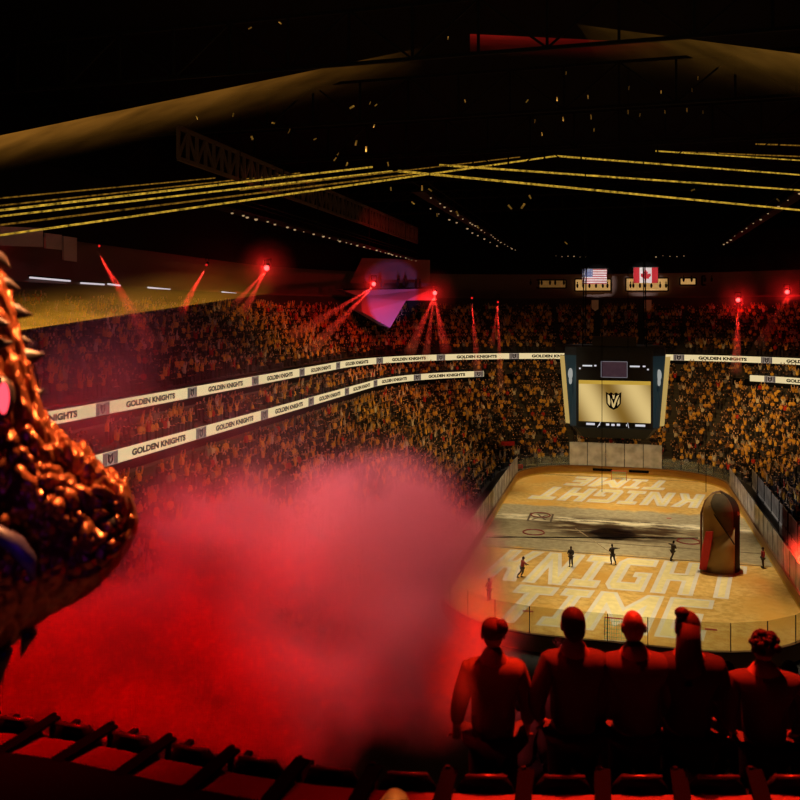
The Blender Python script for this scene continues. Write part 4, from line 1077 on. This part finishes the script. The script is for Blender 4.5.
spot('confetti_spot', cam(0, 3, 25), cam(0, 34, 31.5), 7000, (1, .75, .35), 62, .6, .1)
# ------------------------------------------------------------------ concourse: strip lights, panels, suites, flags, lounge wedge
M_strip = emis('cool_strip', (.62, .55, .60), 1.0)
for (x0, y0, x1, y1, lb) in ((30, 277.5, 70, 281, 'longest pale strip light under the left balcony, beside the dragon'), (81, 283, 104, 284.5, 'second pale strip light along the left balcony'), (108, 284, 120, 285.5, 'short third pale strip light along the left balcony'), (148, 287.5, 170, 289.5, 'fourth pale strip light along the left balcony'), (222, 292, 236, 293.5, 'last pale strip light along the left balcony')):
    def onw(px, py, X=-52.3):
        k = (px-400)/FPX; d = X/(cT*k-sT); return P(px, py, d)
    a, b = onw(x0, y0), onw(x1, y1)
    T = thing('strip_light', lb, 'strip light', a)
    MB().bar((0, 0, 0), b-a, .16, .16).build('tube', M_strip, T); MB().bar((-.1, 0, .16), b-a+Vector((-.1, 0, .16)), .26, .12).build('housing', M_black, T)
# pale hanging panels high on the left
for (x0, y0, x1, y1, lb) in ((-12, 226, 43, 247, 'wide pale wall panel at the left edge above the balcony'), (46, 233, 62, 250, 'middle pale wall panel above the left balcony'), (64, 236, 77, 262, 'tall narrow pale wall panel above the left balcony')):
    a, b = onw(x0, y0, -52.9), onw(x1, y0+2, -52.9); c_ = onw(x1, y1, -52.9); e_ = onw(x0, y1-2, -52.9); t_ = Vector((-.2, 0, 0))
    tag(MB().add([a, b, c_, e_, a+t_, b+t_, c_+t_, e_+t_], [(0, 1, 2, 3), (7, 6, 5, 4), (0, 4, 5, 1), (1, 5, 6, 2), (2, 6, 7, 3), (3, 7, 4, 0)]).build('wall_panel', M_cream), lb, 'panel')
spot('panel_wash', (-34, 50, 33), (-53, 66, 29), 900, (1, .55, .5), 50, 1, .2)
# suites in the far wall
M_su = mat('suite_interior', (.4, .22, .08), .7, vary=.9, scale=1.1, emit=(.55, .26, .06), estr=.16); M_sub = mat('suite_interior_bright', (.5, .3, .12), .7, vary=.9, scale=1.3, emit=(.75, .42, .13), estr=.55)
def suite(px0, px1, y0, y1, bright, lb):
    Y = 160.5
    def w(px, py):
        k = (px-400)/FPX; d = Y/(sT*k+cT); return P(px, py, d)
    a, b, c_, e_ = w(px0, y1), w(px1, y1), w(px1, y0), w(px0, y0)
    T = thing('suite_window', lb, 'suite', a); inv = -a
    t_ = Vector((0, .3, 0)); q = [v+inv for v in (a, b, c_, e_)]
    MB().add(q+[v+t_ for v in q], [(0, 1, 2, 3), (7, 6, 5, 4), (0, 4, 5, 1), (1, 5, 6, 2), (2, 6, 7, 3), (3, 7, 4, 0)]).build('pane', M_sub if bright else M_su, T)
    fr = MB()
    for i in range(4): fr.bar(q[i], q[(i+1) % 4], .25)
    fr.build('frame', M_black, T)
    gp = MB(); n = max(2, int((px1-px0)/6))
    for i in range(n):
        x = q[0].lerp(q[1], (i+.5)/n+rr.uniform(-.05, .05)); x = x+Vector((0, -.35, 0)); gp.ell(x+Vector((0, 0, 1.0)), (.22, .2, .45), 8, 6); gp.ell(x+Vector((0, 0, 1.6)), (.12, .12, .15), 8, 6)
    gp.build('guest_silhouettes', M_j3, T)
for k_, (a, b, y0, y1, br) in enumerate(((476, 500, 277, 287, 0), (505, 515, 279, 287, 0), (522, 566, 280, 288, 0), (575, 611, 279, 291, 1), (626, 668, 278, 291, 1), (680, 696, 278, 285, 1), (702, 726, 276, 285, 1), (740, 765, 275, 284, 0), (768, 792, 274, 283, 0))):
    suite(a, b, y0, y1, br, ['dim suite window at the far left of the end wall', 'narrow dim suite window second along the end wall', 'long dim suite window left of the striped flag', 'bright suite window behind the striped flag', 'bright suite window behind the maple leaf flag', 'bright suite window just right of the maple leaf flag', 'wide bright suite window right of the flags, before the red lamps', 'dim suite window above the left red lamp of the right pair', 'dim suite window above the right red lamp at the edge'][k_])
# banners below the ledge
for px, py0, py1, lb in ((595, 300, 311, 'small white banner on the ledge below the striped flag'), (648, 300, 311, 'small white banner on the ledge below the maple leaf flag')):
    p0 = P(px-3.5, py0, 144); p1 = P(px+3.5, py0, 144); p2 = P(px+3.5, py1-2, 144); p3 = P(px, py1, 144); p4 = P(px-3.5, py1-3, 144); t_ = Vector((0, .06, 0)); q = [p0, p1, p2, p3, p4]
    tag(MB().add(q+[v+t_ for v in q], [(0, 1, 2, 3, 4), (9, 8, 7, 6, 5)]+[(i, (i+1) % 5, 5+(i+1) % 5, 5+i) for i in range(5)]).build('banner', mat('banner_white', (.75, .68, .6), .8)), lb, 'banner')
# flags
def flag(px0, px1, y0, y1, d, name, lab):
    p = P(px0, y1, d); wv = P(px1, y1, d)-p; hv = P(px0, y0, d)-p; W_, H_ = wv.length, hv.length
    T = thing(name, lab, 'flag', p, TH); return T, W_, H_
M_fr = mat('flag_red', (.55, .02, .03), .8); M_fw = mat('flag_white', (.78, .76, .76), .8); M_fb = mat('flag_blue', (.10, .13, .28), .8)
def fl(u, v, w, W_, H_): return (u*W_, -w+.10*math.sin(u*9), v*H_)
T, W_, H_ = flag(582, 607, 269, 284, 146, 'national_flag', 'striped flag with a blue canton hanging at the far end')
def wavy(mb, u0, u1, v0, v1, off, W_, H_):
    N = 8; vs = []
    for i in range(N+1):
        u = u0+(u1-u0)*i/N; vs += [fl(u, v0, off, W_, H_), fl(u, v1, off, W_, H_), fl(u, v1, off-.03, W_, H_), fl(u, v0, off-.03, W_, H_)]
    fs = [(4*i+k, 4*i+(k+1) % 4, 4*i+4+(k+1) % 4, 4*i+4+k) for i in range(N) for k in range(4)]+[(0, 1, 2, 3), (4*N+3, 4*N+2, 4*N+1, 4*N)]
    mb.add(vs, fs)
mb = MB(); wavy(mb, 0, 1, 0, 1, 0, W_, H_); mb.build('cloth', M_fw, T)
mb = MB()
for i in range(0, 13, 2): wavy(mb, 0, 1, i/13, (i+1)/13, .04, W_, H_)
mb.build('stripes', mat('flag_faded_red', (.45, .10, .11), .8), T)
mb = MB(); wavy(mb, 0, .42, 6/13, 1, .08, W_, H_); cn = mb.build('canton', M_fb, T)
mb = MB()
for i in range(6):
    for j in range(5): mb.box(fl(.04+.068*i, .52+.1*j, .12, W_, H_), (.10, .03, .10))
mb.build('stars', M_fw, cn)
MB().bar((-.2, 0, H_+.05), (W_+.2, 0, H_+.05), .1).build('flag_bar', M_steel, T)
T, W_, H_ = flag(633.5, 658, 267.5, 283, 146, 'national_flag', 'red and white maple leaf flag hanging at the far end')
mb = MB(); wavy(mb, 0, 1, 0, 1, 0, W_, H_); mb.build('cloth', M_fw, T)
mb = MB(); wavy(mb, 0, .25, 0, 1, .04, W_, H_); mb.build('red_band', M_fr, T); mb = MB(); wavy(mb, .75, 1, 0, 1, .04, W_, H_); mb.build('red_band', M_fr, T)
half = [(0, .92), (.07, .76), (.15, .80), (.12, .58), (.24, .68), (.27, .62), (.40, .64), (.35, .52), (.40, .47), (.20, .30), (.22, .24), (.02, .26), (.02, .10)]
leaf = half+[(-x, y) for x, y in half[::-1]]
mb = MB(); mb.prism([(.5+x*.55, y*.86+.06) for x, y in leaf], lambda u, v, w: fl(u, v, .05+w, W_, H_), .02); mb.build('maple_leaf', M_fr, T)
MB().bar((-.2, 0, H_+.05), (W_+.2, 0, H_+.05), .1).build('flag_bar', M_steel, T)
# violet lounge: wedge-shaped soffit jutting from the far left corner
LT = thing('lounge_soffit', 'violet lit wedge-shaped lounge balcony jutting over the far left corner', 'balcony', P(390, 300, 128))
inv = -LT.location
pt = [P(343, 290.5, 133), P(432, 288.5, 133), P(437, 300, 131), P(406, 300.5, 128), P(390, 328, 122), P(362, 312, 126), P(361, 297, 131)]
pt_b = [v+Vector((-3.2, 5.0, .4)) for v in pt]
pt = [v+inv for v in pt]; pt_b = [v+inv for v in pt_b]; mid = P(395, 312, 123)+inv
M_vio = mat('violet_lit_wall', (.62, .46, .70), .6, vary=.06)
MB().add(pt+pt_b, [(0, 1, 2, 3, 5, 6), (3, 4, 5)]+[(i, (i+1) % 7, 7+(i+1) % 7, 7+i) for i in range(7)]+[tuple(range(7, 14))[::-1]]).build('soffit', M_vio, LT)
rl = MB(); rl.bar(P(343, 289.5, 132.6)+inv, P(433, 287.8, 132.6)+inv, .25); rl.build('ledge_rail', M_black, LT)
mb = MB()
for px in (365, 372, 381, 398, 404, 416, 420): 
    q = P(px, 288, 134)+inv; mb.ell(q+Vector((0, 0, .6)), (.25, .2, .6), 8, 6); mb.ell(q+Vector((0, 0, 1.35)), (.13, .13, .16), 8, 6)
mb.build('lounge_guests', M_j3, LT)
MB().add([P(362, 258, 139)+inv, P(430, 260, 139)+inv, P(430, 283, 139)+inv, P(350, 283, 139)+inv, P(362, 258, 141)+inv, P(430, 260, 141)+inv, P(430, 283, 141)+inv, P(350, 283, 141)+inv], [(0, 1, 2, 3), (7, 6, 5, 4), (0, 4, 5, 1), (1, 5, 6, 2), (2, 6, 7, 3), (3, 7, 4, 0)]).build('back_wall', mat('lounge_wall', (.16, .08, .08), .7), LT)
spot('violet_spot', P(392, 345, 98), P(392, 302, 128), 17000, (.60, .30, 1), 15, .4, .1)
# ------------------------------------------------------------------ smoke
def smoke(name, label, loc, rz, dims, blobs, dens, cut, col, nscale, aniso=0.0, warp=.5, step=None):
    m, n, o = nt(name+'_volume'); L = n.links.new
    tc = n.nodes.new('ShaderNodeTexCoord')
    nz = n.nodes.new('ShaderNodeTexNoise'); nz.inputs['Scale'].default_value = nscale; nz.inputs['Detail'].default_value = 4; nz.inputs['Roughness'].default_value = .55
    L(tc.outputs['Object'], nz.inputs['Vector'])
    # warp
    vs_ = n.nodes.new('ShaderNodeVectorMath'); vs_.operation = 'SUBTRACT'; L(nz.outputs['Color'], vs_.inputs[0]); vs_.inputs[1].default_value = (.5, .5, .5)
    sc_ = n.nodes.new('ShaderNodeVectorMath'); sc_.operation = 'SCALE'; L(vs_.outputs[0], sc_.inputs[0]); sc_.inputs['Scale'].default_value = warp*2
    ad = n.nodes.new('ShaderNodeVectorMath'); ad.operation = 'ADD'; L(tc.outputs['Object'], ad.inputs[0]); L(sc_.outputs[0], ad.inputs[1])
    tot = None
    for (c, r, k) in blobs:
        s1 = n.nodes.new('ShaderNodeVectorMath'); s1.operation = 'SUBTRACT'; L(ad.outputs[0], s1.inputs[0]); s1.inputs[1].default_value = c
        s2 = n.nodes.new('ShaderNodeVectorMath'); s2.operation = 'DIVIDE'; L(s1.outputs[0], s2.inputs[0]); s2.inputs[1].default_value = r
        s3 = n.nodes.new('ShaderNodeVectorMath'); s3.operation = 'LENGTH'; L(s2.outputs[0], s3.inputs[0])
        mr = n.nodes.new('ShaderNodeMapRange'); mr.interpolation_type = 'SMOOTHSTEP'; L(s3.outputs['Value'], mr.inputs[0]); mr.inputs[1].default_value = 1.0; mr.inputs[2].default_value = .15; mr.inputs[3].default_value = 0; mr.inputs[4].default_value = k
        if tot is None: tot = mr.outputs[0]
        else:
            a = n.nodes.new('ShaderNodeMath'); a.operation = 'ADD'; L(tot, a.inputs[0]); L(mr.outputs[0], a.inputs[1]); tot = a.outputs[0]
    n2 = n.nodes.new('ShaderNodeMapRange'); L(nz.outputs['Fac'], n2.inputs[0]); n2.inputs[1].default_value = .38; n2.inputs[2].default_value = .60; n2.inputs[3].default_value = 1-cut; n2.inputs[4].default_value = 1
    mu = n.nodes.new('ShaderNodeMath'); mu.operation = 'MULTIPLY'; L(tot, mu.inputs[0]); L(n2.outputs[0], mu.inputs[1])
    lo = n.nodes.new('ShaderNodeTexNoise'); lo.inputs['Scale'].default_value = nscale*.5; lo.inputs['Detail'].default_value = 1; L(ad.outputs[0], lo.inputs['Vector'])
    lr = n.nodes.new('ShaderNodeMapRange'); lr.interpolation_type = 'SMOOTHSTEP'; L(lo.outputs['Fac'], lr.inputs[0]); lr.inputs[1].default_value = .36; lr.inputs[2].default_value = .58; lr.inputs[3].default_value = .32
    mz = n.nodes.new('ShaderNodeMath'); mz.operation = 'MULTIPLY'; L(mu.outputs[0], mz.inputs[0]); L(lr.outputs[0], mz.inputs[1]); mu = mz
    m3 = n.nodes.new('ShaderNodeMath'); m3.operation = 'MULTIPLY'; L(mu.outputs[0], m3.inputs[0]); m3.inputs[1].default_value = dens
    v = n.nodes.new('ShaderNodeVolumeScatter'); v.inputs['Color'].default_value = (*col, 1); v.inputs['Anisotropy'].default_value = aniso
    L(m3.outputs[0], v.inputs['Density']); L(v.outputs[0], o.inputs['Volume'])
    (x0, x1), (y0, y1), (z0, z1) = dims
    vs = []
    for z in (z0, z1):
        for (x, y) in ((x0, y0), (x1, y0), (x1, y1), (x0, y1)): vs.append((x, y, z))
    ob = MB().add(vs, [(0, 3, 2, 1), (4, 5, 6, 7), (0, 1, 5, 4), (1, 2, 6, 5), (2, 3, 7, 6), (3, 0, 4, 7)]).build(name, m)
    ob.location = loc; ob.rotation_euler = (0, 0, rz)
    if step:
        try: ob.cycles.volume_step_rate = step
        except Exception: pass
    return tag(ob, label, 'smoke', None, 'stuff')
def bl(px, py, d, rx, ry, rd, k):
    s = d/FPX; return (((px-400)*s, d, CZ-(py-HZ)*s-20), (rx*s, rd, ry*s), k)
BL = [bl(385, 570, 9.2, 140, 135, 1.7, 1.3), bl(225, 560, 9.4, 150, 120, 1.6, .7), bl(120, 660, 8.6, 150, 110, 1.6, 1.3), bl(-20, 690, 8.8, 110, 90, 1.5, 1.2),
      bl(280, 680, 8.4, 150, 90, 1.4, 1.2), bl(420, 660, 8.0, 95, 95, 1.1, .9), bl(475, 600, 8.6, 70, 110, 1.0, .35), bl(150, 430, 9.6, 240, 175, 1.8, .08), bl(458, 650, 6.3, 62, 85, .6, .5), bl(440, 680, 5.3, 42, 55, .4, .22), bl(20, 730, 7.6, 120, 50, .8, .8)]
smoke('smoke', 'thick red smoke cloud rolling up between the dragon and the rink', (0, 0, 20), TH, ((-7.5, 2.4), (4.75, 11.6), (-3.6, 2.6)), BL, 5.5, .85, (1, .97, .97), 1.0, warp=.62)
# small red burst beyond the right boards
q = P(800, 566, 68)
smoke('smoke', 'red smoke burst beside the right boards at the picture edge', q, 0, ((-3.2, 4), (-4, 4), (-2.6, 4)), [((0.4, 0, .3), (2.4, 2.8, 2.6), 1.0), ((1.5, 1, 2.4), (2.0, 2.0, 1.6), .6)], .55, .5, (1, .95, .95), .5)
point('red_flare_lamp', q+Vector((.1, -1.2, 1.2)), 1900, (1, .03, .01), .2)

# small things in the stands: camera platform under the lower strip, red covers by the corner aisles
q = P(296, 408, 99)
T = thing('camera_platform', 'small pale camera platform under the lower ribbon on the left stand', 'platform', q)
MB().box((0, 0, -.4), (1.6, 2.6, .12)).build('deck', M_steel, T)
MB().box((.8, 0, 0), (.06, 2.6, .8)).build('front_panel', mat('platform_white', (.7, .66, .6), .6), T)
mb = MB(); mb.box((0, .2, 1.2), (.8, .3, .35)); mb.tube([(.4, .2, 1.2), (.75, .2, 1.2)], .12, 10); mb.build('camera', M_jblk, T)
mb = MB()
for a in (0, 2.1, 4.2): mb.bar((0, .2, 1.05), (.4*math.cos(a), .2+.4*math.sin(a), -.34), .05)
mb.build('tripod', M_steel, T)
for (px, py, d, lb) in ((508, 443, 116, 'red cover on the corner rail left of the scoreboard'), (516, 466, 111, 'red cover beside the left end of the far boards'), (694, 445, 116, 'red cover on the corner rail right of the scoreboard')):
    q = P(px, py, d); T = thing('rail_cover', lb, 'cover', q, TH)
    mb = MB(); n = 8; vs = []
    for i in range(n+1):
        x = -.9+1.8*i/n
        for (y, z) in ((-.16, -.35+.05*math.sin(i*2.1)), (-.14, .22), (.14, .22), (.16, -.35+.05*math.cos(i*1.7))): vs.append((x, y, z))
    mb.add(vs, [(4*i+k, 4*i+(k+1) % 4, 4*i+4+(k+1) % 4, 4*i+4+k) for i in range(n) for k in range(4)]+[(0, 1, 2, 3), (4*n+3, 4*n+2, 4*n+1, 4*n)])
    mb.build('cloth', mat('cover_red', (.5, .015, .02), .7), T)
    for x in (-.85, .85): MB().bar((x, 0, .2), (x, 0, -1.2), .07).build('post', M_steel, T)
